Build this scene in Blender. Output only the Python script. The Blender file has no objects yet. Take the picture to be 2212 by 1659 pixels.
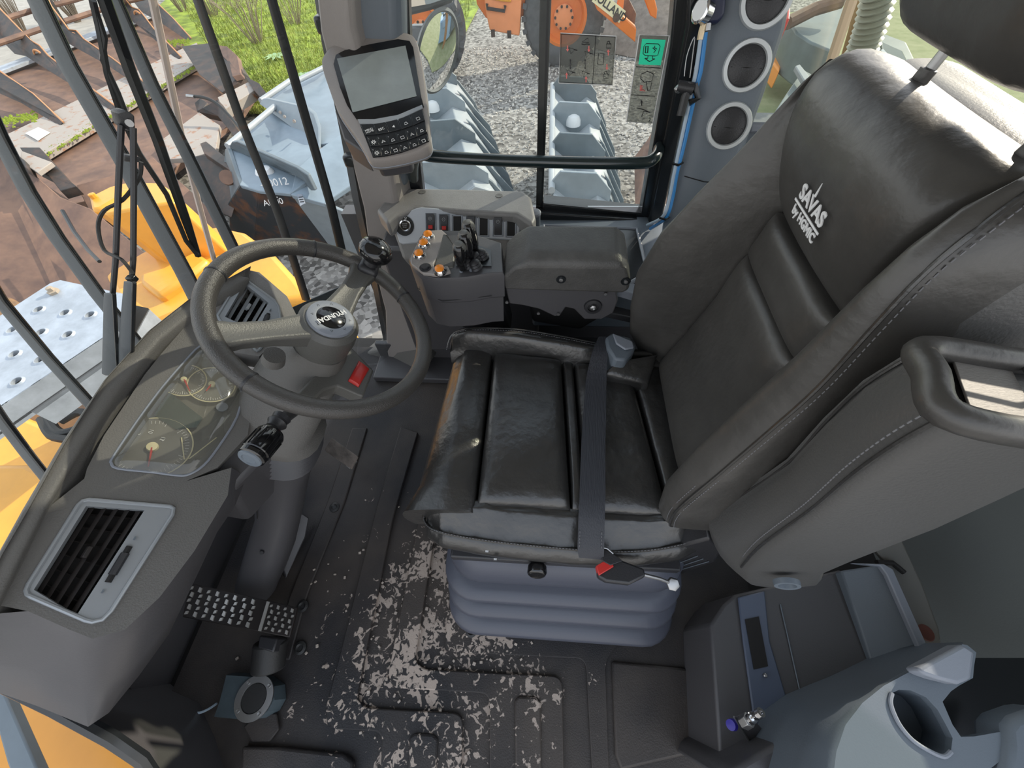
import bpy, bmesh, math, random
from mathutils import Vector as V, Matrix
from math import sin, cos, pi, radians, atan, sqrt
random.seed(7)
S = bpy.context.scene
COL = S.collection
# ------------------------------------------------------------------ camera
FPX, PPX, PPY, CAMH = 850.0, 1106.0, 829.5, 1.28
_th, _yaw, _rl = atan(1224 / FPX), radians(6.4), radians(3.43)
FW = V((-sin(_yaw) * cos(_th), cos(_yaw) * cos(_th), -sin(_th)))
_r0 = V((cos(_yaw), sin(_yaw), 0)); _d0 = FW.cross(_r0)
RT = _r0 * cos(_rl) + _d0 * sin(_rl); DN = _d0 * cos(_rl) - _r0 * sin(_rl)
if RT.z > 0:
    RT = _r0 * cos(_rl) - _d0 * sin(_rl); DN = _d0 * cos(_rl) + _r0 * sin(_rl)
CP = V((0, 0, CAMH))
cd = bpy.data.cameras.new('camera'); cam = bpy.data.objects.new('camera', cd); COL.objects.link(cam)
cd.sensor_width = 36; cd.sensor_fit = 'HORIZONTAL'; cd.lens = FPX / 2212 * 36; cd.clip_start = 0.02; cd.clip_end = 400
cam.matrix_world = Matrix(((RT.x, -DN.x, -FW.x, CP.x), (RT.y, -DN.y, -FW.y, CP.y), (RT.z, -DN.z, -FW.z, CP.z), (0, 0, 0, 1)))
S.camera = cam
# ------------------------------------------------------------------ sky, sun, exposure
world = bpy.data.worlds.new('sky'); S.world = world; world.use_nodes = True
nt = world.node_tree; nt.nodes.clear()
bg = nt.nodes.new('ShaderNodeBackground'); ow = nt.nodes.new('ShaderNodeOutputWorld')
tc = nt.nodes.new('ShaderNodeTexCoord'); sx = nt.nodes.new('ShaderNodeSeparateXYZ'); rp = nt.nodes.new('ShaderNodeValToRGB')
nt.links.new(tc.outputs['Generated'], sx.inputs[0]); nt.links.new(sx.outputs['Z'], rp.inputs[0])
rp.color_ramp.elements[0].position = 0.0; rp.color_ramp.elements[0].color = (1.0, 0.985, 0.96, 1)
rp.color_ramp.elements[1].position = 0.7; rp.color_ramp.elements[1].color = (0.60, 0.68, 0.80, 1)
nt.links.new(rp.outputs[0], bg.inputs[0]); bg.inputs[1].default_value = 1.25; nt.links.new(bg.outputs[0], ow.inputs[0])
SUN_DIR = V((0.64, 0.60, 0.42)).normalized()          # towards the sun: behind the cab, low, on the window side
sl = bpy.data.lights.new('sun', 'SUN'); sl.energy = 3.9; sl.angle = radians(0.6); sl.color = (1.0, 0.90, 0.74)
so = bpy.data.objects.new('sun', sl); COL.objects.link(so); so.rotation_euler = SUN_DIR.to_track_quat('Z', 'Y').to_euler()
S.view_settings.view_transform = 'Standard'; S.view_settings.look = 'None'; S.view_settings.gamma = 1
S.view_settings.use_curve_mapping = False; S.view_settings.exposure = 0.56
# ------------------------------------------------------------------ measuring: points read off the photograph onto real planes
def ray(px, py): return FW + RT * ((px - PPX) / FPX) + DN * ((py - PPY) / FPX)
def Wz(px, py, z): v = ray(px, py); return CP + v * ((z - CAMH) / v.z)
def Wy(px, py, y): v = ray(px, py); return CP + v * (y / v.y)
def Wx(px, py, x): v = ray(px, py); return CP + v * (x / v.x)
def WD(px, py, D): return CP + ray(px, py) * D
def Wp(px, py, p0, n): v = ray(px, py); n = V(n); return CP + v * ((V(p0) - CP).dot(n) / v.dot(n))
# ------------------------------------------------------------------ mesh builders
class M:
    def __init__(s): s.v = []; s.f = []
    def add(s, vs, fs):
        o = len(s.v); s.v += [V(p) for p in vs]; s.f += [[i + o for i in f] for f in fs]; return s
    def box(s, c, d, R=None):
        c = V(c); hx, hy, hz = d[0] / 2, d[1] / 2, d[2] / 2
        vs = [V((x, y, z)) for x in (-hx, hx) for y in (-hy, hy) for z in (-hz, hz)]
        if R is not None: vs = [R @ p for p in vs]
        return s.add([c + p for p in vs], [[0, 1, 3, 2], [4, 6, 7, 5], [0, 4, 5, 1], [2, 3, 7, 6], [0, 2, 6, 4], [1, 5, 7, 3]])
    def prism(s, poly, vec):
        poly = [V(p) for p in poly]; vec = V(vec); n = len(poly)
        nn = V((0, 0, 0))
        for i in range(n): nn += poly[i].cross(poly[(i + 1) % n])
        if nn.dot(vec) > 0: poly = poly[::-1]
        return s.add(poly + [p + vec for p in poly], [list(range(n)), list(range(2 * n - 1, n - 1, -1))] + [[(i + 1) % n, i, i + n, (i + 1) % n + n] for i in range(n)])
    def loft(s, rings, closed=True, caps=True, loop=False):
        n = len(rings[0]); m = len(rings); vs = [p for r in rings for p in r]; fs = []
        for j in range(m if loop else m - 1):
            k = (j + 1) % m
            for i in range(n if closed else n - 1):
                a = (i + 1) % n; fs.append([j * n + i, j * n + a, k * n + a, k * n + i])
        if caps and closed and not loop: fs += [list(range(n))[::-1], [(m - 1) * n + i for i in range(n)]]
        return s.add(vs, fs)
    def tube(s, path, r, seg=10, loop=False, flat=None):
        path = [V(p) for p in path]; m = len(path); rings = []; up = None
        for j in range(m):
            a = path[(j - 1) % m] if (loop or j > 0) else path[j]; b = path[(j + 1) % m] if (loop or j < m - 1) else path[j]
            t = (b - a).normalized()
            if up is None:
                up = V((0, 0, 1)) if abs(t.z) < .9 else V((1, 0, 0))
                if flat is not None: up = V(flat[2])
            up = (up - t * up.dot(t)); up = up.normalized() if up.length > 1e-6 else t.orthogonal().normalized()
            sd = t.cross(up); rr = r[j] if isinstance(r, (list, tuple)) else r
            ra, rb = (rr, rr) if flat is None else (flat[0], flat[1])
            if flat is None: rings.append([path[j] + up * (ra * cos(2 * pi * i / seg)) + sd * (rb * sin(2 * pi * i / seg)) for i in range(seg)])
            else: rings.append([path[j] + up * (ra * x) + sd * (rb * y) for x, y in ((-1, -1), (1, -1), (1, 1), (-1, 1))])
        return s.loft(rings, True, True, loop)
    def lathe(s, prof, o, axis, seg=24, caps=True):
        o = V(o); ax = V(axis).normalized(); u = ax.orthogonal().normalized(); w = ax.cross(u)
        return s.loft([[o + ax * h + (u * cos(2 * pi * i / seg) + w * sin(2 * pi * i / seg)) * r for i in range(seg)] for r, h in prof], True, caps)
    def cyl(s, a, b, r, seg=16):
        a = V(a); b = V(b); return s.lathe([(r, 0), (r, (b - a).length)], a, b - a, seg)
    def pillow(s, f, n, T, nu=14, nv=14, p=6.0, bot=0.0):
        """f(u,v) gives the base surface over [-1,1]^2, n its outward normal; the surface swells by T and drops to zero at the rim"""
        g = []; n = V(n).normalized()
        sm = lambda t: math.copysign(1 - (1 - abs(t)) ** 1.6, t)
        for j in range(nv + 1):
            v = sm(-1 + 2 * j / nv); row = []
            for i in range(nu + 1):
                u = sm(-1 + 2 * i / nu); h = ((1 - abs(u) ** p) * (1 - abs(v) ** p)) ** .5 if abs(u) < 1 and abs(v) < 1 else 0
                row.append(V(f(u, v)) + n * (T * h))
            g.append(row)
        vs = [q for r in g for q in r]; N = nu + 1
        fs = [[j * N + i, j * N + i + 1, (j + 1) * N + i + 1, (j + 1) * N + i] for j in range(nv) for i in range(nu)]
        if bot:
            rim = [i for i in range(N)] + [j * N + nu for j in range(1, nv + 1)] + [nv * N + i for i in range(nu - 1, -1, -1)] + [j * N for j in range(nv - 1, 0, -1)]
            o = len(vs); vs += [vs[k] - n * bot for k in rim]; L = len(rim)
            fs += [[rim[k], o + k, o + (k + 1) % L, rim[(k + 1) % L]] for k in range(L)] + [[o + k for k in range(L)]]
        return s.add(vs, fs)
def quad(a, b, c, d):
    """bilinear patch: a(-1,-1) b(1,-1) c(1,1) d(-1,1)"""
    a, b, c, d = V(a), V(b), V(c), V(d)
    return lambda u, v: (a * (1 - u) + b * (1 + u)) * (1 - v) / 4 + (d * (1 - u) + c * (1 + u)) * (1 + v) / 4
ORG = {}
def build(name, m, mat, parent=None, bevel=0, sub=0, smooth=True, seg=2, loc=None, ang=0.6):
    me = bpy.data.meshes.new(name)
    if parent is not None: org = ORG[parent.name]
    else:
        if loc is None:
            xs = [p.x for p in m.v]; ys = [p.y for p in m.v]; zs = [p.z for p in m.v]
            loc = ((min(xs) + max(xs)) / 2, (min(ys) + max(ys)) / 2, min(zs))
        org = V(loc)
    me.from_pydata([p - org for p in m.v], [], m.f); me.validate()
    bm = bmesh.new(); bm.from_mesh(me); bmesh.ops.recalc_face_normals(bm, faces=bm.faces)
    if smooth:
        for f in bm.faces: f.smooth = True
        for e in bm.edges:
            if len(e.link_faces) == 2 and e.calc_face_angle(0) > ang and not sub: e.smooth = False
    bm.to_mesh(me); bm.free()
    me.materials.append(mat)
    o = bpy.data.objects.new(name, me); COL.objects.link(o)
    if parent is not None:
        o.parent = parent; ORG[o.name] = org
        if parent.type == 'MESH': pass
    else: o.location = org; ORG[o.name] = org
    if bevel:
        b = o.modifiers.new('b', 'BEVEL'); b.width = bevel; b.segments = seg; b.limit_method = 'ANGLE'; b.angle_limit = radians(32); b.use_clamp_overlap = True
        b.harden_normals = False
    if sub:
        b = o.modifiers.new('s', 'SUBSURF'); b.levels = sub; b.render_levels = sub
    return o
def tag(o, label=None, cat=None, group=None, kind=None):
    if label: o['label'] = label
    if cat: o['category'] = cat
    if group: o['group'] = group
    if kind: o['kind'] = kind
    return o
def thing(name, label, cat, loc, group=None, kind=None):
    o = bpy.data.objects.new(name, None); COL.objects.link(o); o.location = loc; o.empty_display_size = .05
    ORG[o.name] = V(loc); return tag(o, label, cat, group, kind)
def struct(name, m, mat, parent=None, **k):
    o = build(name, m, mat, parent, **k); o['kind'] = 'structure'; return o
def text(name, s, size, mat, parent, o, xdir, ydir, ext=0.0006, bold=0.0):
    """real lettering: a text curve laid on the surface, converted to mesh"""
    c = bpy.data.curves.new(name, 'FONT'); c.body = s; c.size = size; c.extrude = ext; c.offset = bold; c.align_x = 'CENTER'; c.align_y = 'CENTER'; c.resolution_u = 3
    t = bpy.data.objects.new(name, c); COL.objects.link(t)
    bpy.context.view_layer.update()
    me = bpy.data.meshes.new_from_object(t); bpy.data.objects.remove(t)
    x = V(xdir).normalized(); n = x.cross(V(ydir)).normalized(); y = n.cross(x)
    org = ORG[parent.name]
    me.transform(Matrix(((x.x, y.x, n.x, o[0] - org.x), (x.y, y.y, n.y, o[1] - org.y), (x.z, y.z, n.z, o[2] - org.z), (0, 0, 0, 1))))
    me.materials.clear(); me.materials.append(mat)
    t = bpy.data.objects.new(name, me); COL.objects.link(t); t.parent = parent; ORG[t.name] = org
    return t
# ------------------------------------------------------------------ materials
def mat(name, col, rough=.5, metal=0., bump=0., bscale=60., var=0., vscale=8., spec=.5, coat=0., detail=4, stretch=None, emit=None, col2=None, cut=None, trans=0, bdist=.002):
    m = bpy.data.materials.new(name); m.use_nodes = True; n = m.node_tree.nodes; l = m.node_tree.links
    b = n['Principled BSDF']; b.inputs['Base Color'].default_value = (*col, 1); b.inputs['Roughness'].default_value = rough
    b.inputs['Metallic'].default_value = metal; b.inputs['Specular IOR Level'].default_value = spec; b.inputs['Coat Weight'].default_value = coat
    b.inputs['Coat Roughness'].default_value = .15
    if trans: b.inputs['Transmission Weight'].default_value = trans
    if emit: b.inputs['Emission Color'].default_value = (*emit[0], 1); b.inputs['Emission Strength'].default_value = emit[1]
    t = n.new('ShaderNodeTexCoord'); src = t.outputs['Object']
    if stretch:
        mp = n.new('ShaderNodeMapping'); mp.inputs['Scale'].default_value = stretch; l.new(src, mp.inputs[0]); src = mp.outputs[0]
    if bump:
        z = n.new('ShaderNodeTexNoise'); z.inputs['Scale'].default_value = bscale; z.inputs['Detail'].default_value = detail; l.new(src, z.inputs[0])
        bp = n.new('ShaderNodeBump'); bp.inputs['Strength'].default_value = bump; bp.inputs['Distance'].default_value = bdist
        l.new(z.outputs[0], bp.inputs['Height']); l.new(bp.outputs[0], b.inputs['Normal'])
    if var or col2:
        z = n.new('ShaderNodeTexNoise'); z.inputs['Scale'].default_value = vscale; z.inputs['Detail'].default_value = 6; z.inputs['Roughness'].default_value = .65; l.new(src, z.inputs[0])
        r = n.new('ShaderNodeValToRGB'); l.new(z.outputs[0], r.inputs[0])
        lo, hi = cut or (.3, .7); r.color_ramp.elements[0].position = lo; r.color_ramp.elements[1].position = hi
        c2 = col2 or tuple(min(1, x * (1 + var)) for x in col); c1 = col if col2 else tuple(x * (1 - var) for x in col)
        r.color_ramp.elements[0].color = (*c1, 1); r.color_ramp.elements[1].color = (*c2, 1); l.new(r.outputs[0], b.inputs['Base Color'])
    return m
def glass(name, tint=(.93, .97, .95), dirt=.05, r=.06, dirtcol=(.8, .8, .74)):
    """thin pane: clear transmission, Fresnel-like reflection and a little dust on its surface"""
    m = bpy.data.materials.new(name); m.use_nodes = True; n = m.node_tree.nodes; l = m.node_tree.links; n.clear()
    o = n.new('ShaderNodeOutputMaterial'); tr = n.new('ShaderNodeBsdfTransparent'); tr.inputs[0].default_value = (*tint, 1)
    gl = n.new('ShaderNodeBsdfGlossy'); gl.inputs['Roughness'].default_value = .03
    lw = n.new('ShaderNodeLayerWeight'); lw.inputs[0].default_value = .22; mx = n.new('ShaderNodeMixShader')
    mu = n.new('ShaderNodeMath'); mu.operation = 'MULTIPLY_ADD'; mu.inputs[1].default_value = .5; mu.inputs[2].default_value = r * .4; l.new(lw.outputs['Fresnel'], mu.inputs[0])
    l.new(mu.outputs[0], mx.inputs[0]); l.new(tr.outputs[0], mx.inputs[1]); l.new(gl.outputs[0], mx.inputs[2])
    df = n.new('ShaderNodeBsdfDiffuse'); df.inputs[0].default_value = (*dirtcol, 1); m2 = n.new('ShaderNodeMixShader')
    t = n.new('ShaderNodeTexCoord'); z = n.new('ShaderNodeTexNoise'); z.inputs['Scale'].default_value = 5; z.inputs['Detail'].default_value = 7; l.new(t.outputs['Object'], z.inputs[0])
    m3 = n.new('ShaderNodeMath'); m3.operation = 'MULTIPLY'; m3.inputs[1].default_value = dirt * 2; l.new(z.outputs[0], m3.inputs[0])
    l.new(m3.outputs[0], m2.inputs[0]); l.new(mx.outputs[0], m2.inputs[1]); l.new(df.outputs[0], m2.inputs[2]); l.new(m2.outputs[0], o.inputs[0])
    return m
K = {}
K['leather'] = mat('black leather', (.030, .029, .028), .30, bump=.8, bscale=10, detail=11, spec=.85, var=.22, vscale=9, bdist=.012)
K['leather_back'] = mat('worn matt black leather', (.062, .059, .055), .36, bump=.7, bscale=9, detail=11, spec=.6, var=.2, vscale=7, bdist=.010)
K['leather_gray'] = mat('charcoal leatherette', (.085, .084, .082), .42, bump=.25, bscale=320, spec=.5)
K['thread'] = mat('grey thread', (.16, .16, .17), .7)
K['belt'] = mat('belt webbing', (.035, .037, .045), .55, bump=.6, bscale=500, stretch=(1, .05, 1))
K['bellows'] = mat('blue grey bellows plastic', (.075, .081, .105), .42, bump=.12, bscale=200)
K['blackpl'] = mat('black plastic', (.028, .028, .031), .38, bump=.2, bscale=400)
K['gloss'] = mat('gloss black plastic', (.008, .008, .009), .10, spec=.7)
K['dashpl'] = mat('dark textured dash plastic', (.135, .130, .122), .46, bump=.45, bscale=420, spec=.4)
K['dashlo'] = mat('smooth dark dash plastic', (.075, .073, .078), .42, bump=.12, bscale=300)
K['trim'] = mat('blue grey trim plastic', (.135, .160, .188), .45, bump=.15, bscale=380)
K['trimlt'] = mat('light grey trim plastic', (.24, .26, .30), .42, bump=.15, bscale=380)
K['console'] = mat('warm grey console plastic', (.23, .222, .215), .45, bump=.3, bscale=380, var=.1, vscale=20)
K['silver'] = mat('silver painted plastic', (.33, .35, .37), .36, metal=.3)
K['silverlt'] = mat('light silver panel paint', (.55, .58, .62), .34, metal=.15)
K['chrome'] = mat('chrome', (.75, .75, .76), .12, metal=1)
K['steel'] = mat('bright steel', (.42, .42, .42), .42, metal=1, bump=.1, bscale=100)
K['rubber'] = mat('black rubber', (.022, .022, .022), .55, bump=.3, bscale=250)
K['rimrub'] = mat('steering wheel rubber', (.060, .056, .052), .33, bump=.5, bscale=500, spec=.55)
K['spoke'] = mat('steering wheel spoke plastic', (.11, .108, .10), .42, bump=.3, bscale=400)
K['frame'] = mat('black painted window frame', (.012, .014, .016), .25, spec=.6)
K['bar'] = mat('black painted tube', (.012, .022, .024), .18, spec=.7)
K['red'] = mat('red plastic', (.55, .03, .025), .35)
K['orangebtn'] = mat('orange button', (.85, .26, .02), .3)
K['dark'] = mat('dark void', (.010, .009, .009), .7)
K['grille'] = mat('dark brown grille', (.014, .010, .009), .6)
K['white'] = mat('white print', (.8, .8, .8), .5)
K['whited'] = mat('dull white print', (.42, .42, .42), .5)
K['yellow'] = mat('yellow machine paint', (.80, .36, .035), .42, var=.14, vscale=3, bump=.1, bscale=60, coat=.2)
K['orange'] = mat('orange machine paint', (.75, .20, .035), .45, var=.15, vscale=2)
K['orangelt'] = mat('light orange panel paint', (.85, .30, .12), .5, var=.1, vscale=2)
K['galv'] = mat('galvanised steel', (.42, .46, .52), .45, metal=.35, var=.22, vscale=9, bump=.15, bscale=40)
K['guard'] = mat('grey guard bar paint', (.105, .118, .130), .45, bump=.15, bscale=300)
K['rust'] = mat('rusty brown steel', (.135, .078, .060), .7, bump=.5, bscale=30, col2=(.26, .145, .095), vscale=3, cut=(.35, .68))
K['rustdk'] = mat('dark rusted steel', (.030, .024, .022), .55, bump=.5, bscale=40, col2=(.13, .065, .04), vscale=4, cut=(.45, .8))
K['rustlt'] = mat('pale worn rusty plate', (.38, .33, .29), .6, bump=.4, bscale=40, col2=(.34, .15, .07), vscale=7, cut=(.55, .66))
K['rustedge'] = mat('bright rust edge', (.55, .25, .11), .7)
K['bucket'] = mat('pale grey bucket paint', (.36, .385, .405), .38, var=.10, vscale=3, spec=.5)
K['bucketdk'] = mat('dark blue grey paint and bucket ear shade', (.13, .16, .18), .4, var=.2, vscale=3)
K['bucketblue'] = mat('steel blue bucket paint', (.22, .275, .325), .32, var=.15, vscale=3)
K['bucketmid'] = mat('mid grey bucket paint and ear shade', (.24, .28, .31), .4, var=.1)
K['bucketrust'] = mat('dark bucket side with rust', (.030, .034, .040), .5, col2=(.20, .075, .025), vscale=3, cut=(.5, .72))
K['tyre'] = mat('worn tyre rubber', (.085, .088, .095), .75, bump=.6, bscale=30, var=.3, vscale=6)
K['moss'] = mat('green moss', (.16, .22, .02), .9, bump=1, bscale=200, col2=(.30, .36, .03), vscale=60)
K['twig'] = mat('bare twigs', (.30, .24, .18), .8)
K['leaf'] = mat('pale green leaves', (.32, .48, .24), .6)
K['concrete'] = mat('pale concrete', (.40, .375, .34), .9, var=.15, vscale=4)
K['blue'] = mat('blue air hose', (.04, .25, .60), .35)
K['hosegrey'] = mat('pale blue grey hose', (.42, .52, .62), .35)
K['navy'] = mat('navy plastic', (.02, .025, .06), .4)
K['cream'] = mat('cream label', (.80, .72, .45), .5)
K['green'] = mat('green emergency sign', (.02, .62, .36), .5, emit=((.02, .62, .34), .12))
K['decal'] = glass('smoky film sticker', tint=(.62, .63, .60), dirt=.22, dirtcol=(.42, .43, .41))
K['pink'] = mat('pinkish red print', (.90, .22, .20), .5)
K['glare'] = mat('pale painted pole', (.62, .50, .44), .4)
K['bluecar'] = mat('light blue car paint', (.30, .45, .62), .25, coat=.5)
K['carglass'] = mat('dark tinted car glass', (.03, .05, .05), .08)
K['brown'] = mat('brown timber', (.28, .15, .06), .8)
K['hosebr'] = mat('clear corrugated hose', (.38, .37, .32), .3)
K['pillar'] = mat('warm light grey pillar plastic', (.30, .275, .26), .42, bump=.2, bscale=380)
K['armpad'] = mat('dusty black armrest plastic', (.078, .076, .073), .45, bump=.4, bscale=300, var=.25, vscale=18)
K['ceil'] = mat('pale grey headliner', (.62, .60, .57), .8)
K['plate'] = mat('dull brushed plate', (.26, .25, .24), .55, metal=.2, bump=.3, bscale=200, stretch=(1, 8, 1))
K['fender'] = mat('amber fender paint', (.72, .30, .03), .4, var=.1, vscale=2, coat=.2)
K['ring'] = mat('pale silver ring', (.66, .69, .70), .28, metal=.2)
K['mirror'] = mat('mirror glass', (.85, .85, .85), .02, metal=1)
K['glass'] = glass('window glass', tint=(.95, .975, .96), dirt=.012)
K['glassrear'] = glass('dusty rear window glass', tint=(.90, .93, .87), dirt=.05, dirtcol=(.62, .66, .60))
K['lens'] = glass('clear instrument lens', tint=(.95, .95, .92), dirt=.12, r=.14, dirtcol=(.62, .60, .52))
# ================================================================== floor and cab shell
def mudmat():
    m = mat('black floor rubber with dried mud', (.030, .029, .030), .55, bump=.5, bscale=300, spec=.22)
    n = m.node_tree.nodes; l = m.node_tree.links; b = n['Principled BSDF']
    t = n.new('ShaderNodeTexCoord')
    g = n.new('ShaderNodeNewGeometry')                      # world position: the mud lies where boots have stood
    dx = n.new('ShaderNodeVectorMath'); dx.operation = 'SUBTRACT'; dx.inputs[1].default_value = (-.24, -.02, 0); l.new(g.outputs['Position'], dx.inputs[0])
    sc = n.new('ShaderNodeVectorMath'); sc.operation = 'MULTIPLY'; sc.inputs[1].default_value = (1.8, 1.30, 0); l.new(dx.outputs[0], sc.inputs[0])
    ln = n.new('ShaderNodeVectorMath'); ln.operation = 'LENGTH'; l.new(sc.outputs[0], ln.inputs[0])
    mr = n.new('ShaderNodeMapRange'); mr.inputs['From Min'].default_value = .3; mr.inputs['From Max'].default_value = 1.0; mr.inputs['To Min'].default_value = .14; mr.inputs['To Max'].default_value = -.26
    l.new(ln.outputs['Value'], mr.inputs['Value'])
    a = n.new('ShaderNodeTexNoise'); a.inputs['Scale'].default_value = 8; a.inputs['Detail'].default_value = 2; l.new(g.outputs['Position'], a.inputs[0])
    f = n.new('ShaderNodeTexNoise'); f.inputs['Scale'].default_value = 58; f.inputs['Detail'].default_value = 9; f.inputs['Distortion'].default_value = 1.1; l.new(g.outputs['Position'], f.inputs[0])
    s1 = n.new('ShaderNodeMath'); s1.operation = 'ADD'; l.new(f.outputs[0], s1.inputs[0]); l.new(mr.outputs[0], s1.inputs[1])
    s2 = n.new('ShaderNodeMath'); s2.operation = 'MULTIPLY_ADD'; s2.inputs[1].default_value = .75; l.new(a.outputs[0], s2.inputs[0]); l.new(s1.outputs[0], s2.inputs[2])
    r = n.new('ShaderNodeValToRGB'); r.color_ramp.elements[0].position = .0; r.color_ramp.elements[1].position = 1
    mr2 = n.new('ShaderNodeMapRange'); mr2.inputs['From Min'].default_value = 1.045; mr2.inputs['From Max'].default_value = 1.085; l.new(s2.outputs[0], mr2.inputs['Value'])
    # dusty film, then caked mud
    d = n.new('ShaderNodeTexNoise'); d.inputs['Scale'].default_value = 3; d.inputs['Detail'].default_value = 8; l.new(g.outputs['Position'], d.inputs[0])
    r2 = n.new('ShaderNodeValToRGB'); r2.color_ramp.elements[0].position = .40; r2.color_ramp.elements[1].position = .72
    r2.color_ramp.elements[0].color = (.030, .029, .031, 1); r2.color_ramp.elements[1].color = (.090, .076, .066, 1); l.new(d.outputs[0], r2.inputs[0])
    mx = n.new('ShaderNodeMix'); mx.data_type = 'RGBA'; l.new(mr2.outputs[0], mx.inputs['Factor']); l.new(r2.outputs[0], mx.inputs['A']); mx.inputs['B'].default_value = (.42, .35, .30, 1)
    l.new(mx.outputs['Result'], b.inputs['Base Color'])
    mr3 = n.new('ShaderNodeMapRange'); mr3.inputs['To Min'].default_value = .42; mr3.inputs['To Max'].default_value = .9; l.new(mr2.outputs[0], mr3.inputs['Value']); l.new(mr3.outputs[0], b.inputs['Roughness'])
    return m
K['mud'] = mudmat()
struct('floor', M().prism([(-1.0, -.10, -.02), (-.95, -.22, -.02), (-.75, -.34, -.02), (1.10, -.40, -.02), (1.10, 1.12, -.02), (-1.0, 1.12, -.02)], (0, 0, -.06)), K['dark'], smooth=False)
def cp(cx, cy, z=.004): return Wz(640 + cx / 2.458, 1060 + cy / 2.458, z)      # a point of the floor read off the close-up
def smooth_line(pts, k=6):
    """rounds the corners of a polyline"""
    out = [pts[0]]
    for i in range(1, len(pts) - 1):
        a, b, c = pts[i - 1], pts[i], pts[i + 1]; r = min((a - b).length, (c - b).length, .05) * .5
        p = b + (a - b).normalized() * r; q = b + (c - b).normalized() * r
        out += [p.lerp(b, t).lerp(b.lerp(q, t), t) for t in [j / k for j in range(k + 1)]]
    return out + [pts[-1]]
mt = thing('floor_mat', 'black rubber floor mat with moulded ribs and caked dried mud in front of the seat', 'floor mat', (0, .3, .001))
def L(*c): return smooth_line([cp(*p) for p in c])
build('mat_sheet', M().prism([(-.93, -.20, -.02), (-.74, -.33, -.02), (.62, -.34, -.02), (.62, 1.05, -.02), (-.93, 1.05, -.02)], (0, 0, .024)), K['mud'], mt, smooth=False)
E1 = [(430, -330), (300, 60), (95, 600), (20, 900), (10, 1160)]
E2 = [(560, -330), (430, 110), (240, 880), (160, 1180), (200, 1262), (470, 1275), (450, 1560)]
E3 = [(650, -300), (520, 150), (330, 1100), (370, 1150), (890, 1180), (878, 1560)]
E4 = [(770, -260), (650, 190), (495, 980), (520, 1045), (1030, 1075), (1030, 1560)]
E5 = [(830, -230), (725, 330), (635, 900), (680, 948), (1410, 985), (1420, 1560)]
E6 = [(900, 100), (800, 680), (790, 845), (850, 858), (1535, 892), (1572, 1560)]
def band(a, b, h=.015): 
    A = L(*a); B = L(*b); build('raised_rib', M().prism(A + B[::-1], (0, 0, h)), K['mud'], mt, bevel=.004)
band(E2, E3); band(E4, E5)
band([(300, -330), (170, 60), (-30, 560), (-130, 900)], [(380, -330), (262, 60), (60, 560), (-30, 900)], .007)
band(E6[::-1][:0] or E6, [(1010, 100), (1000, 640), (1800, 700), (1640, 900), (1660, 1560)], .007)
for r in ([(1165, 1560), (1160, 1110), (1180, 1088), (1270, 1090), (1300, 1120), (1300, 1560)], [(600, 1560), (612, 1300), (640, 1280), (735, 1285), (762, 1310), (745, 1560)],
          [(-260, 1350), (-60, 1355), (0, 1362), (270, 1392), (318, 1430), (310, 1560), (-260, 1560)]):
    build('raised_pad', M().prism([cp(*p) for p in r], (0, 0, .024)), K['mud'], mt, bevel=.005)
build('raised_panel', M().prism([cp(*p) for p in [(1670, 905), (2100, 945), (2125, 975), (2155, 1290), (2110, 1390), (1720, 1480), (1690, 1400)]], (0, 0, .012)), K['mud'], mt, bevel=.006)
for p in ((640 + 930 / 2.458, 1060 + 745 / 2.458), (640 + 205 / 2.458, 1060 + 90 / 2.458), (655, 1310), (650, 1400)):
    q = Wz(*p, .008); build('mat_button', M().lathe([(.016, 0), (.016, .006), (.010, .009), (.006, .005), (.001, .005)], q, (0, 0, 1), 20), K['rubber'], mt)
cl = M()                                            # loose crumbs of dried mud
for i in range(260):
    x = random.gauss(-.32, .17); y = random.gauss(.02, .15)
    if x < -.8 or x > .3 or y < -.3 or y > .5: continue
    r = random.uniform(.0012, .0042); cz = .010
    cl.box((x, y, cz + r * .3), (r * 2, r * random.uniform(1, 2), r), Matrix.Rotation(random.uniform(0, 3), 3, 'Z') @ Matrix.Rotation(random.uniform(-.5, .5), 3, 'X'))
tag(build('mud_crumbs', cl, mat('dry mud', (.42, .36, .31), .9), bevel=.001), 'scattered crumbs of dry pale mud on the rubber floor mat', 'mud', kind='stuff')

# front footwell and walls
struct('wall_front', M().prism([(-.96, -.16, -.02), (-.96, .70, -.02), (-1.0, .70, .45), (-.98, -.02, .45)], (-.04, 0, 0)), K['dashlo'], smooth=False)
# right wall: lower panel, sill and frames
wr = M().prism([(-.62, 1.085, -.02), (.62, 1.085, -.02), (.62, 1.085, .60), (-.62, 1.085, .60)], (0, .05, 0))
struct('wall_right', wr, K['dashlo'], smooth=False)
# ledge under the side window
lg = thing('side_ledge', 'blue grey plastic ledge with a tray recess under the side window behind the armrest', 'ledge', (.15, .95, .5))
build('ledge_body', M().prism([(-.02, .84, .60), (.30, .84, .60), (.42, .90, .60), (.40, 1.085, .60), (-.02, 1.085, .60)], (0, 0, -.22)), K['trim'], lg, bevel=.008)
tr = [Wz(*p, .602) for p in ((1175, 488), (1375, 496), (1398, 590), (1360, 612), (1180, 600))]
build('tray_rim', M().tube(tr, .006, 8, loop=True), K['trimlt'], lg)
build('tray_bottom', M().prism([p - V((0, 0, .0)) for p in tr], (0, 0, .002)), K['frame'], lg)
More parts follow.
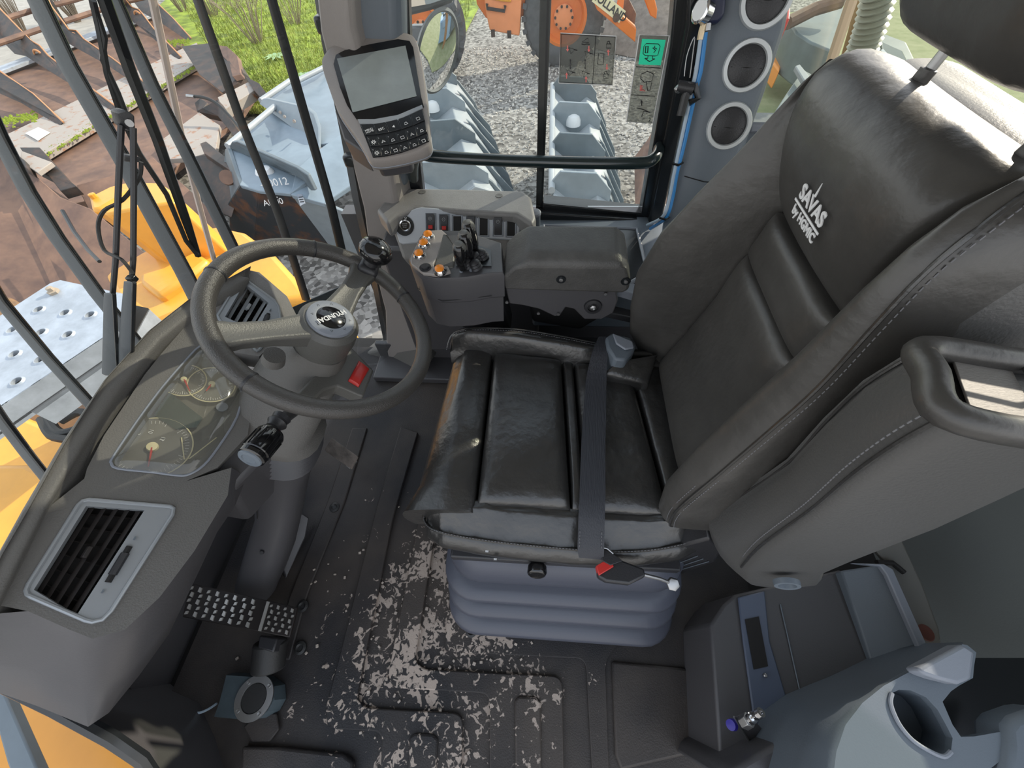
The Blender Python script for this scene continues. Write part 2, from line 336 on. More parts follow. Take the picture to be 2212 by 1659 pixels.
# ---- A pillar trim, front right
ap = thing('trim_1', None, None, (-.5, 1.05, .2), kind='structure')
def sect(c, pts, ax=0): return [V(c) + V(p) for p in pts]
rows = []
for (px0, py0, px1, py1, y) in ((688, -60, 742, -60, 1.02), (700, 60, 752, 60, 1.02), (745, 240, 800, 240, 1.03), (768, 350, 835, 350, 1.03), (790, 440, 850, 440, 1.02), (800, 520, 868, 520, 1.01), (835, 660, 895, 650, 1.0), (838, 748, 903, 735, .98), (850, 790, 905, 790, .97)):
    a = Wy(px0, py0, y + .03); b = Wy(px1, py1, y - .02); rows.append([a, a + V((.004, -.03, 0)), b, b + V((.012, .01, 0)), b + V((.03, .09, 0)), a + V((.01, .09, 0))])
build('pillar_face', M().loft(rows), K['pillar'], ap, bevel=.004)
rows = []
for (px0, px1, py, y) in ((740, 872, -60, 1.06), (750, 876, 100, 1.06), (800, 885, 300, 1.06), (835, 880, 400, 1.06)):
    a = Wy(px0, py, y); b = Wy(px1, py, y); rows.append([a, a + V((.02, -.025, 0)), b + V((-.02, -.02, 0)), b, b + V((0, .06, 0)), a + V((0, .06, 0))])
build('pillar_round', M().loft(rows), K['trim'], ap, sub=0, bevel=.008)
rows = [[Wy(x, y, 1.075) + V(o) for o in ((-.012, 0, 0), (.012, -.012, 0), (.022, .02, 0), (-.01, .03, 0))] for x, y in ((683, -60), (692, 0), (706, 90), (745, 290), (770, 430), (800, 560), (836, 745), (842, 780))]
build('black_seal', M().loft(rows), K['frame'], ap)
for (x, y) in ((700, 52), (757, 345)):
    q = Wy(x, y, 1.045); build('notch', M().box(q, (.03, .03, .03)), K['frame'], ap, bevel=.006)
# lower pillar foot and footwell corner
ft = M().prism([Wy(835, 748, 1.0), Wy(905, 735, .98), Wy(925, 790, .9), Wy(850, 860, .9), Wy(770, 850, 1.0), Wy(772, 770, 1.02)], (.02, .09, -.02))
struct('trim_2', ft, K['dashpl'], bevel=.01)
struct('baseboard_right', M().box((-.25, .99, .05), (.8, .02, .12)).box((-.25, .93, .02), (.8, .12, .03)), K['dashlo'], bevel=.005)
# ---- right side window
WYp = 1.09
w1 = thing('window_1', None, None, (0, WYp, .6), kind='structure')
gz0, gz1 = .625, 1.45
build('pane', M().box((-.17, WYp, (gz0 + gz1) / 2), (.33, .004, gz1 - gz0)), K['glass'], w1)
build('pane', M().box((.16, WYp, (gz0 + gz1) / 2), (.32, .004, gz1 - gz0)), K['glass'], w1)
a = Wy(1182, -80, WYp); b = Wy(1166, 470, WYp)
build('mullion', M().prism([a + V((-.013, 0, 0)), a + V((.011, 0, 0)), b + V((.008, 0, 0)), b + V((-.012, 0, 0))], (0, .03, 0)), K['frame'], w1, bevel=.002)
def fr(p0, p1, y, d): return M().prism([Wy(*q, y) for q in (p0 + p1)], (0, d, 0))
build('lower_rail', fr([(1172, 440), (1392, 462)], [(1396, 478), (1172, 462)], 1.08, .05), K['frame'], w1, bevel=.003)
build('lower_rail', fr([(1166, 460), (1402, 478)], [(1400, 496), (1166, 482)], 1.06, .03), K['frame'], w1, bevel=.004)
build('side_rail', fr([(1462, -60), (1492, -60), (1488, 60), (1408, 478)], [(1385, 465), (1448, 100)], 1.075, .05), K['frame'], w1, bevel=.004)
build('side_rail', fr([(1490, -60), (1540, -60), (1520, 60), (1432, 470)], [(1400, 486), (1482, 60)], 1.05, .05), K['frame'], w1, bevel=.006)
build('front_rail', fr([(858, -60), (880, -60), (890, 200)], [(915, 420), (868, 420), (872, 200)], 1.085, .03), K['frame'], w1, bevel=.003)
# ---- grab bar across the window
gb = [Wy(*p) for p in ((893, 385, 1.06), (893, 352, 1.02), (905, 334, 1.0), (940, 338, .99), (1050, 345, .99), (1160, 349, .99), (1280, 352, .99), (1385, 352, .99), (1412, 343, 1.0), (1422, 328, 1.04), (1424, 318, 1.07))]
def cr(P, k=5, loop=False):
    """smooth curve through points"""
    n = len(P); out = []
    for i in range(n if loop else n - 1):
        p0, p1, p2, p3 = (P[(i - 1) % n], P[i], P[(i + 1) % n], P[(i + 2) % n]) if loop else (P[max(i - 1, 0)], P[i], P[i + 1], P[min(i + 2, n - 1)])
        for j in range(k):
            t = j / k; out.append(.5 * ((2 * p1) + (p2 - p0) * t + (2 * p0 - 5 * p1 + 4 * p2 - p3) * t * t + (3 * p1 - p0 - 3 * p2 + p3) * t ** 3))
    return out if loop else out + [P[-1]]
tag(build('grab_bar', M().tube(cr(gb), .0135, 14), K['bar']), 'black tubular grab bar running across the side window', 'grab bar')
# ---- stickers on the glass
def yz(px, py, y=1.083): return Wy(px, py, y)
st = thing('operation_sticker', 'smoky film sticker with bucket and padlock symbols on the side window beside the mullion', 'sticker', yz(1265, 185))
q = [yz(*p) for p in ((1211, 71), (1331, 78), (1323, 184), (1207, 179))]
def inset(q, k, dy=0):
    c = sum(q, V()) / len(q); return [c + (p - c) * k + V((0, dy, 0)) for p in q]
build('film', M().prism(q, (0, .001, 0)), K['decal'], st)
build('outline', M().tube(inset(q, .965, -.001), .0006, 4, loop=True), K['blackpl'], st)
build('white_edge', M().tube(inset(q, 1.0, -.001), .0010, 4, loop=True), K['white'], st)
build('divider', M().tube([yz(1287, 76, 1.082), yz(1280, 182, 1.082)], .0006, 4), K['blackpl'], st)
def wire(name, P, m, par, r=.0007, y=1.0815, loop=False): return build(name, M().tube([yz(*p, y) for p in P], r, 4, loop=loop), m, par)
for (x, y) in ((1234, 109), (1268, 117), (1230, 158), (1262, 160)):
    wire('bucket_symbol', ((x - 5, y - 6), (x + 8, y - 2), (x - 1, y + 7)), K['blackpl'], st, loop=True); wire('arm_symbol', ((x + 6, y - 2), (x + 13, y)), K['blackpl'], st)
wire('bucket_symbol', ((1257, 91), (1270, 82), (1272, 92)), K['blackpl'], st, loop=True); wire('wave_symbol', ((1256, 95), (1262, 97), (1268, 95), (1274, 96)), K['blackpl'], st)
def arrow(x, y, d, m, par, s=1.0, yy=1.0815):
    k = s; P = ((x - 3 * k, y), (x - 1 * k, y), (x - 1 * k, y - 7 * k * d), (x + 1 * k, y - 7 * k * d), (x + 1 * k, y), (x + 3 * k, y), (x, y + 5 * k * d))
    build('arrow', M().prism([yz(*p, yy) for p in P], (0, -.0005, 0)), m, par)
for x in (1232, 1264):
    arrow(x, 131, -1, K['blackpl'], st, .8); arrow(x, 146, 1, K['blackpl'], st, .8)
    build('dot', M().cyl(yz(x, 138, 1.082), yz(x, 138, 1.081), .0014, 8), K['blackpl'], st)
for (x, y, d) in ((1226, 106, 1), (1272, 107, 1), (1224, 162, -1), (1266, 170, -1), (1314, 112, -1), (1311, 146, 1)): arrow(x, y, d, K['pink'], st, 1.1)
wire('key_symbol', ((1293, 115), (1305, 116), (1303, 140), (1291, 139)), K['blackpl'], st, loop=True)
for (x, y) in ((1315, 98), (1309, 163)):
    wire('padlock', ((x - 5, y - 3), (x + 5, y - 3), (x + 5, y + 6), (x - 5, y + 6)), K['blackpl'], st, loop=True); wire('shackle', ((x - 3, y - 3), (x - 3, y - 8), (x + 1, y - 9), (x + 3, y - 3)), K['blackpl'], st)
s2 = thing('emergency_exit_sticker', 'tall sticker with green emergency exit symbol above two hammer drawings near the window edge', 'sticker', yz(1400, 170))
q = [yz(*p) for p in ((1381, 75), (1446, 77), (1410, 266), (1353, 263))]
build('film', M().prism(q, (0, .001, 0)), K['decal'], s2); build('white_edge', M().tube(inset(q, 1, -.001), .0013, 4, loop=True), K['white'], s2)
build('green_field', M().prism([yz(*p, 1.0815) for p in ((1387, 84), (1438, 86), (1427, 141), (1379, 139))], (0, -.0006, 0)), K['green'], s2)
wire('exit_outline', ((1391, 100), (1396, 94), (1422, 95), (1426, 100), (1421, 119), (1415, 121), (1394, 120), (1389, 116)), K['blackpl'], s2, y=1.0805, loop=True)
wire('door_symbol', ((1395, 100), (1400, 100), (1399, 114), (1394, 114)), K['blackpl'], s2, y=1.0805, r=.0012, loop=True)
wire('running_figure', ((1415, 99), (1412, 105), (1416, 109), (1412, 114)), K['blackpl'], s2, y=1.0805, r=.0010); wire('running_figure', ((1409, 104), (1414, 103), (1419, 106)), K['blackpl'], s2, y=1.0805)
wire('exit_arrow', ((1400, 121), (1399, 126), (1393, 126), (1403, 133), (1415, 127), (1409, 127), (1410, 121)), K['blackpl'], s2, y=1.0805, r=.0009)
for a_, b_ in (((1374, 144), (1428, 147)), ((1363, 205), (1415, 208))): wire('divider', (a_, b_), K['blackpl'], s2)
wire('hammer_drawing', ((1385, 160), (1398, 154), (1412, 160), (1408, 175), (1392, 178), (1384, 170)), K['blackpl'], s2, loop=True); wire('hammer_drawing', ((1396, 176), (1399, 196), (1404, 196), (1408, 178)), K['blackpl'], s2)
wire('arrow', ((1394, 197), (1385, 191), (1388, 186), (1384, 184), (1383, 195)), K['pink'], s2, r=.0014, loop=True)
arrow(1386, 221, -1, K['blackpl'], s2, 1); wire('hammer_drawing', ((1375, 233), (1388, 236), (1404, 243), (1390, 240), (1386, 252)), K['blackpl'], s2, r=.001)
text('numeral', '2', .011, K['blackpl'], s2, yz(1403, 259, 1.081), (1, 0, 0), (0, 0, 1))
# ---- B pillar with round vents
t3 = thing('trim_3', None, None, (.42, .98, .55), kind='structure')
BP = (.40, .98, .9); BN = V((-.20, -.93, .30)).normalized()
bp_l = [(1545, -60), (1528, 60), (1500, 160), (1462, 330), (1448, 400), (1432, 500), (1425, 560)]; bp_r = [(1722, -60), (1700, 60), (1655, 200), (1600, 350), (1584, 410), (1545, 500), (1520, 560)]
rows = []
for l_, r_ in zip(bp_l, bp_r):
    a = Wp(*l_, BP, BN); b = Wp(*r_, BP, BN); m_ = (a + b) / 2; e = (b - a)
    rows.append([a - BN * .05, a - BN * .012, a + e * .10, a + e * .35 + BN * .006, a + e * .65 + BN * .006, b - e * .08, b - BN * .015, b - BN * .10])
build('pillar_cover', M().loft(rows), K['trim'], t3, bevel=.004)
build('cover_joint', M().tube([Wp(1478, 380, BP, BN) + BN * .003, Wp(1520, 391, BP, BN) + BN * .009, Wp(1588, 397, BP, BN) + BN * .002], .0011, 5), K['dark'], t3)
for (x, y, r) in ((1655, -2, .0425), (1611, 143, .0410), (1573, 272, .0415)):
    c = Wp(x, y, BP, BN) + BN * .005
    t = thing('round_air_vent', {-2: 'round black air vent with silver ring, topmost on the rear pillar', 143: 'middle round air vent with silver ring on the rear pillar', 272: 'lowest round air vent with silver ring on the rear pillar'}[y], 'air vent', c, 'round vents on the rear pillar')
    build('ring', M().lathe([(r * 1.06, -.006), (r * 1.07, .003), (r * 1.02, .010), (r * .86, .010), (r * .82, .004), (r * .82, -.004)], c, BN, 48), K['ring'], t)
    build('louvre_ball', M().lathe([(r * .86, 0), (r * .80, .003), (r * .5, .006), (.001, .007)], c, BN, 40), K['blackpl'], t)
    u_ = BN.cross(V((0, 0, 1))).normalized(); w_ = BN.cross(u_)
    build('flap_joint', M().tube([c + BN * (.0068 - .003 * abs(k)) + u_ * r * .7 * k + w_ * r * .06 for k in (-1, -.5, 0, .5, 1)], .0008, 5), K['dark'], t)
struct('trim_8', M().prism([(.30, 1.02, 1.10), (.50, 1.02, 1.10), (.50, 1.12, 1.10), (.30, 1.12, 1.10)], (.03, 0, .55)), K['trim'])
struct('trim_9', M().box((.20, 1.10, 1.66), (1.9, .10, .10)).box((1.10, .40, 1.66), (.10, 1.5, .10)), K['trim'])
struct('ceiling', M().prism([(-.95, -.40, 1.70), (1.2, -.40, 1.70), (1.2, 1.16, 1.70), (-.70, 1.16, 1.70), (-.95, .9, 1.70)], (0, 0, .10)), K['ceil'], smooth=False)
# ---- wall and rear window behind the seat
struct('wall_rear', M().prism([Wp(1560, 375, (.5, 1.0, .7), (0, 1, 0)), Wy(1600, 300, 1.02), Wy(1628, 270, 1.02), Wy(1900, 275, 1.02), Wy(1900, 600, 1.02), Wy(1520, 600, 1.0)], (0, .03, 0)), K['trim'], bevel=.004)
wtop = M().prism([Wy(1622, 266, .99), Wy(1790, 268, .99), Wy(1790, 285, .99), Wy(1616, 290, .99)], (0, .06, 0)); struct('trim_4', wtop, K['trimlt'], bevel=.006)
w2 = thing('window_2', None, None, (.8, 1.0, .8), kind='structure')
gp = [Wy(*p, 1.06) for p in ((1700, -70), (1845, -70), (1765, 265), (1628, 265))]
build('pane', M().prism(gp, (0, .004, 0)), K['glassrear'], w2)
a, b = Wy(1860, -60, 1.03), Wy(1760, 240, 1.03)
build('corner_post', M().tube([a, b], .010, 8), mat('bright reflection strip', (.85, .66, .45), .3), w2)  # light colour paints the bright reflection along the corner post
rp_ = [a + V((.01, .01, 0)), b + V((.01, .01, -.02)), V((1.30, .20, .66)), V((1.36, .20, 1.5)), V((.9, 1.0, 1.5))]
pr = [a + V((.01, 0, 0)), b + V((.01, 0, 0)), V((1.25, .30, .82)), V((1.30, .25, 1.35))]
build('pane', M().add(pr + [p + V((.003, .003, 0)) for p in pr], [[0, 1, 2, 3], [7, 6, 5, 4]]), K['glassrear'], w2)
# ================================================================== operator seat
seat = thing('operator_seat', 'black leather suspension seat with stitched bolsters, folded armrest and white lettering on the backrest', 'seat', (.05, .46, 0))
YC = .475
# suspension bellows: stacked folds, each its own lobe
def rr_ring(x0, x1, y0, y1, z, r, n=7, dz=None):
    out = []
    for (cx, cy, a0) in ((x1 - r, y1 - r, 0), (x0 + r, y1 - r, pi / 2), (x0 + r, y0 + r, pi), (x1 - r, y0 + r, 1.5 * pi)):
        for i in range(n):
            a = a0 + pi / 2 * i / (n - 1); x, y = cx + r * cos(a), cy + r * sin(a)
            out.append(V((x, y, z + (dz(x, y) if dz else 0))))
    return out
def fold(name, x0, x1, y0, y1, za, zb, sw, dzt, dzb):
    m = M(); rings = []
    for k in range(7):
        t = k / 6; g = sw * max(0, sin(pi * t)) ** .45 - .010 * (1 if k in (0, 6) else 0)
        rings.append(rr_ring(x0 - g, x1 + g, y0 - g, y1 + g, za + (zb - za) * t, .085, dz=lambda x, y: dzb(x) * (1 - t) + dzt(x) * t))
    return build(name, m.loft(rings), K['bellows'], seat, ang=1.0)
wv = lambda k, c: (lambda x: k * sin((x + .2) * 4.2 + c))
fold('bellows_fold', -.20, .355, .058, .82, .035, .095, .020, wv(.012, 1.2), wv(0, 0))
fold('bellows_fold', -.20, .355, .090, .82, .098, .153, .018, wv(.014, .4), wv(.012, 1.2))
fold('bellows_fold', -.205, .355, .118, .82, .157, .207, .016, wv(.014, 0), wv(.014, .4))
m = M(); rings = []
for (g, z) in ((.004, .214), (.008, .228), (.004, .275), (-.012, .312), (-.03, .325)): rings.append(rr_ring(-.20 - g, .355 + g, .150 - g * 1.2, .82, z, .085, dz=lambda x, y: .014 * sin((x + .2) * 4.2) * max(0, (.33 - z) / .1)))
build('bellows_top', m.loft(rings), K['bellows'], seat, ang=1.0)
build('base_plate', M().loft([rr_ring(-.20, .34, .11, .80, .012, .05), rr_ring(-.20, .34, .11, .80, .075, .05)]), K['blackpl'], seat)
# seat pan rail
build('seat_rail', M().box((.07, .185, .338), (.50, .03, .03)), K['blackpl'], seat, bevel=.004); build('seat_rail', M().box((.07, .80, .345), (.5, .03, .04)), K['blackpl'], seat, bevel=.004)
build('seat_pan', M().loft([rr_ring(-.17, .33, .19, .80, .325, .04), rr_ring(-.19, .34, .19, .80, .37, .05)]), K['blackpl'], seat)
# cushion: near and far side bolsters
def ring_curve(pts, k=4): return cr([V(p) for p in pts], k, True)
def bolster(name, secs, m, k=4, sub=0):
    return build(name, M().loft([ring_curve(s, k) for s in secs]), m, seat, ang=1.2)
# near side bolster: section in y/z along x, wrinkled top and stitched edge
near = []; NS = ((-.238, .235, .425, .245), (-.228, .205, .452, .262), (-.19, .183, .470, .270), (-.08, .170, .472, .266), (.08, .165, .466, .262), (.20, .168, .462, .260), (.30, .185, .472, .258), (.37, .22, .46, .25))
for x, yo, zt, yi in NS:
    near.append([(x, yi, zt - .014), (x, yi - .018, zt), (x, (yi + yo) / 2 + .016, zt - .004), (x, yo + .028, zt - .028), (x, yo + .010, zt - .036), (x, yo - .004, zt - .060), (x + .003, yo + .004, zt - .10), (x + .012, yo + .03, zt - .125), (x + .012, yi, zt - .12)])
dense = []
for k in range(len(near) - 1):
    for q in range(6):
        t = q / 6; row = []
        for i_, (a_, b_) in enumerate(zip(near[k], near[k + 1])):
            p_ = V(a_).lerp(V(b_), t)
            if 1 <= i_ <= 5: p_.z += .0045 * sin(p_.x * 95 + i_ * 1.9) * sin(p_.x * 31 + i_) * (1.3 if p_.x < 0 else .8)
            row.append(p_)
        dense.append(row)
dense.append([V(p) for p in near[-1]])
bolster('side_bolster', dense, K['leather'])
def seam(name, P, r=.0016, m='thread', par=None, n=0):
    P = cr([V(p) for p in P], 6)
    build(name, M().tube(P, r, 6), K['leather'], par or seat)
    # stitches: short dashes beside the seam
def stitches(name, P, par, pitch=.0065, ln=.0042, r=.0007, off=(0, 0, 0)):
    P = [p + V(off) for p in cr([V(p) for p in P], 8)]; m = M(); acc = 0; nx = 0
    for a, b in zip(P[:-1], P[1:]):
        d = (b - a).length; t = (b - a).normalized() if d else V((1, 0, 0))
        while nx <= acc + d:
            s = a + t * (nx - acc); m.tube([s, s + t * ln], r, 4); nx += pitch
        acc += d
    return tag(build(name, m, K['thread'], par), kind='stuff')
e1 = [(x - .002, yo + .018, zt - .030) for x, yo, zt, yi in NS]
seam('piping', e1, .0028); stitches('stitching', e1, seat, off=(0, -.001, .007)); stitches('stitching', e1, seat, off=(0, .001, -.007))
far = []
for x, yo, zt in ((-.232, .72, .49), (-.222, .745, .522), (-.18, .755, .540), (-.06, .757, .538), (.06, .75, .522), (.16, .74, .505), (.24, .735, .50), (.33, .73, .50)):
    yo -= .060; yi = .650 - .025 * min(1, max(0, (x + .2) / .4))
    far.append([(x, yi, .475), (x, yi + .010, zt - .015), (x, yi + .022, zt), (x, yo - .008, zt - .010), (x, yo, zt - .035), (x, yo - .01, zt - .09), (x, yi + .01, zt - .11), (x, yi - .01, .44)])
bolster('side_bolster', far, K['leather'])
e2 = [(-.236, .645, .50), (-.224, .675, .518), (-.18, .682, .536), (-.06, .685, .534), (.06, .679, .518), (.16, .670, .501)]
seam('piping', e2, .002); stitches('stitching', e2, seat, off=(0, -.008, .002))
# cushion pads
def pad(name, P, T, n=(0, 0, 1), p=7, bot=.05, nu=18, nv=18, m='leather', par=None, crease=None, p0=None):
    f = quad(*P)
    g = f
    if crease:
        rnd = random.Random(crease); W_ = [(rnd.uniform(-6, 6), rnd.uniform(-6, 6), rnd.uniform(0, 6), rnd.uniform(.3, 1)) for _ in range(4)]
        def g(u, v): return f(u, v) + V(n) * (.0022 * sum(k * sin(a * u + b * v + c) for a, b, c, k in W_) * (1 - u ** 4) * (1 - v ** 4))
    return build(name, M().pillow(g, n, T, nu, nv, p, bot), K[m], par or seat, ang=1.3)
def frontroll():
    m = M(); rings = []
    for j in range(15):
        t = j / 14; y = .235 + (.665 - .235) * t; e = min(t, 1 - t) * 14; dz = -.012 * max(0, 1 - e / 1.5)
        x0 = -.262 + .030 * t; 
        if t < .15: x0 -= .02 * (1 - t / .15)
        rings.append([V((-.121, y, .455)), V((-.121, y, .476 + dz)), V((-.127, y, .487 + dz)), V((-.155, y, .496 + dz)), V((-.19, y, .494 + dz)), V((x0 + .035, y, .480 + dz)), V((x0 + .012, y, .455)), V((x0, y, .42)), V((x0 + .006, y, .38)), V((x0 + .03, y, .36)), V((-.13, y, .40))])
    return m.loft([cr(r, 3, True) for r in rings])
build('front_cushion', frontroll(), K['leather'], seat, ang=1.3)
pad('middle_cushion', [(-.116, .252, .470), (.076, .252, .470), (.060, .640, .470), (-.116, .662, .470)], .026, crease=3)
pad('narrow_cushion', [(.080, .252, .466), (.105, .252, .466), (.090, .636, .466), (.064, .640, .466)], .016, p=4)
pad('rear_cushion', [(.108, .250, .462), (.272, .250, .462), (.232, .632, .462), (.094, .636, .462)], .022, crease=9, p=9)
pad('tail_cushion', [(.278, .250, .462), (.36, .250, .462), (.34, .65, .462), (.238, .632, .462)], .014)
# ---------------- backrest
back = seat
def Xp(z):
    T = ((.46, .305), (.50, .305), (.60, .335), (.73, .358), (.83, .360), (.91, .368), (.97, .352), (1.02, .340), (1.06, .348), (1.085, .370), (1.2, .40))
    for (a, xa), (b, xb) in zip(T[:-1], T[1:]):
        if z <= b: return xa + (xb - xa) * (z - a) / (b - a)
    return T[-1][1]
def rowsurf(rows):
    """rows of (z, y_near, y_far[, dx]) -> f(u,v): u near->far, v bottom->top, smooth"""
    def f(u, v):
        t = (v + 1) / 2 * (len(rows) - 1); i = min(int(t), len(rows) - 2); q = t - i
        a, b = rows[i], rows[i + 1]; z = a[0] + (b[0] - a[0]) * q; yn = a[1] + (b[1] - a[1]) * q; yf = a[2] + (b[2] - a[2]) * q
        dn = (a[3] if len(a) > 3 else 0) * (1 - q) + (b[3] if len(b) > 3 else 0) * q
        return V((Xp(z) + dn, yn + (yf - yn) * (u + 1) / 2, z))
    return f
NB = V((-1, 0, .12)).normalized()
build('lower_back_pad', M().pillow(rowsurf([(.49, .33, .62), (.60, .34, .62), (.73, .352, .612), (.828, .362, .603)]), NB, .020, 18, 18, 8, .04), K['leather_back'], seat, ang=1.3)
build('middle_back_pad', M().pillow(rowsurf([(.833, .362, .603), (.87, .362, .600), (.910, .360, .600)]), NB, .016, 18, 12, 5, .04), K['leather_back'], seat, ang=1.3)
# top pad, rolls over the top edge
def topf(u, v):
    Y = ((.356, .604), (.352, .610), (.345, .625), (.338, .640), (.336, .648), (.338, .646), (.345, .640))
    Pz = ((.372, .915), (.352, .955), (.338, 1.005), (.337, 1.045), (.350, 1.080), (.388, 1.100), (.452, 1.086))
    t = (v + 1) / 2 * (len(Pz) - 1); i = min(int(t), len(Pz) - 2); q = t - i
    P4 = [Pz[max(i - 1, 0)], Pz[i], Pz[i + 1], Pz[min(i + 2, len(Pz) - 1)]]
    c = lambda k: .5 * (2 * P4[1][k] + (P4[2][k] - P4[0][k]) * q + (2 * P4[0][k] - 5 * P4[1][k] + 4 * P4[2][k] - P4[3][k]) * q * q + (3 * P4[1][k] - P4[0][k] - 3 * P4[2][k] + P4[3][k]) * q ** 3)
    yn = Y[i][0] + (Y[i + 1][0] - Y[i][0]) * q; yf = Y[i][1] + (Y[i + 1][1] - Y[i][1]) * q
    # the near end of the roll bulges up, the middle dips
    return V((c(0) + .006 * u * u, yn + (yf - yn) * (u + 1) / 2, c(1)))
tp = build('top_back_pad', M().pillow(topf, (-.9, 0, .4), .016, 20, 22, 8, .03), K['leather_back'], seat, ang=1.3)
# side bolsters of the backrest: ring lofted along z
def bb(side, rows):
    m = M(); rings = []
    for z, yi, yo, xf, xs, xr in rows:
        Xi = Xp(z); s = side
        ym = (yi + yo) / 2 + s * .004
        rings.append(cr([V((Xi + .02, yi, z)), V((Xi + .002, yi + s * .006, z)), V((xf + .012, ym, z + .002)), V((xf, (ym + yo) / 2, z + .004)), V((xs, yo, z)), V((xs + .035, yo + s * .006, z)), V((xr - .012, yo + s * .004, z)), V((xr, yo - s * .015, z)), V((xr, yi, z))], 4, True))
    return m.loft(rings)
nearR = [(.445, .30, .262, .300, .315, .37), (.47, .31, .232, .262, .285, .39), (.53, .325, .215, .235, .252, .40), (.62, .335, .214, .224, .238, .405), (.74, .345, .226, .240, .258, .41), (.85, .352, .238, .262, .278, .415), (.93, .350, .248, .276, .292, .42), (1.01, .346, .262, .286, .300, .425), (1.06, .342, .272, .296, .308, .43), (1.095, .342, .282, .315, .325, .435), (1.112, .340, .30, .345, .352, .43)]
build('back_bolster', bb(-1, nearR), K['leather_back'], seat, ang=1.2)
farR = [(.445, .63, .66, .300, .315, .37), (.47, .625, .69, .262, .285, .39), (.53, .620, .710, .228, .245, .40), (.62, .615, .712, .212, .228, .405), (.72, .61, .706, .205, .222, .41), (.82, .604, .692, .225, .240, .415), (.90, .604, .684, .262, .290, .42), (.97, .616, .674, .300, .320, .425), (1.02, .630, .668, .325, .335, .43), (1.06, .640, .662, .345, .350, .435), (1.085, .642, .656, .362, .365, .43)]
build('back_bolster', bb(1, farR), K['leather_back'], seat, ang=1.2)
pn = [(xs - .001, yo, z) for z, yi, yo, xf, xs, xr in nearR[1:]]
seam('piping', pn, .0022); stitches('stitching', pn, seat, off=(-.004, .007, 0)); stitches('stitching', pn, seat, off=(.007, -.0025, 0))
pf = [(xs - .001, yo, z) for z, yi, yo, xf, xs, xr in farR[1:]]; seam('piping', pf, .002)
# upholstered rear side panel (grey leatherette) near side, and rear shell with slots for the head restraint posts
sp = []
for z, x0, x1, y in ((.52, .275, .42, .232), (.62, .262, .44, .226), (.74, .280, .455, .232), (.85, .300, .465, .240), (.95, .315, .475, .252), (1.02, .325, .480, .262), (1.07, .335, .485, .274), (1.10, .350, .485, .290)):
    sp.append([V((x0, y + .03, z)), V((x0, y, z)), V(((x0 + x1) / 2, y - .010, z)), V((x1, y - .004, z)), V((x1 + .008, y + .02, z)), V((x1, y + .06, z))])
build('side_panel', M().loft(sp), K['leather_gray'], seat, bevel=.003)
build('rear_shell', M().loft([rr_ring(.40, .495, .255, .665, z, .035) for z in (.50, .80, 1.04)] + [rr_ring(.41, .50, .27, .655, 1.07, .035), rr_ring(.43, .495, .29, .64, 1.092, .028)]), K['leather_gray'], seat, ang=1.0)
build('shell_seam', M().tube([V((.35, .285, 1.108)), V((.40, .272, 1.108)), V((.44, .262, 1.10)), V((.49, .27, 1.08))], .0025, 8), K['leather_back'], seat)
stitches('stitching', [(.37, .262, 1.100), (.42, .252, 1.094), (.47, .258, 1.082)], seat)
build('rear_edge_trim', M().tube([V((.492, .262, .52)), V((.497, .256, .8)), V((.494, .266, 1.04)), V((.49, .28, 1.09))], .0035, 8), K['frame'], seat)
for y in (.54, .372):
    build('post_sleeve', M().lathe([(.0085, -.01), (.0085, .002), (.006, .003)], (.405, y, 1.110), (.16, 0, 1), 20), K['leather_back'], seat)
# ---------------- head restraint
hr = []
for k in range(13):
    t = -1 + 2 * k / 12; y = .470 + .118 * t; e = abs(t) ** 6; zb = 1.146 - .014 * t * 0 + .02 * e; x0 = .335 + .018 * e; x1 = .425 - .015 * e; zt = 1.40 - .03 * e
    hr.append(cr([V((x0 + .02, y, zb)), V((x0, y, zb + .035)), V((x0 - .008, y, zb + .11)), V((x0 + .01, y, zt - .03)), V((x0 + .04, y, zt)), V((x1 - .005, y, zt - .02)), V((x1 + .005, y, zb + .12)), V((x1, y, zb + .03)), V((x1 - .025, y, zb - .004))], 4, True))
hrp = build('head_restraint', M().loft(hr), K['leather_back'], seat, ang=1.2)
for y in (.54, .372): build('restraint_post', M().cyl((.405, y, 1.10), (.418, y, 1.19), .0055, 14), K['steel'], seat)
# ---------------- lettering on the top pad (as on the seat)
tx = V((0, -1, 0)); ty = V((-.12, 0, 1)).normalized(); oz = lambda y, z: topf((y - .48) / .14, 0) * 0 + V((.318, y, z))
text('lettering', 'SAVAS', .0245, K['white'], seat, (.3195, .462, 1.004), tx, ty, .0006, .0007)
build('lettering_bar', M().prism([(.3205, .500, .9925), (.3205, .424, .9925), (.3205, .424, .990), (.3205, .500, .990)], (-.001, 0, 0)), K['white'], seat)
text('lettering', 'by HGMIC', .0155, K['white'], seat, (.3222, .462, .9805), tx, ty, .0006, .0005)
build('lettering_spire', M().prism([(.3185, .466, 1.014), (.3185, .4625, 1.014), (.3175, .464, 1.030)], (-.001, 0, 0)), K['white'], seat)
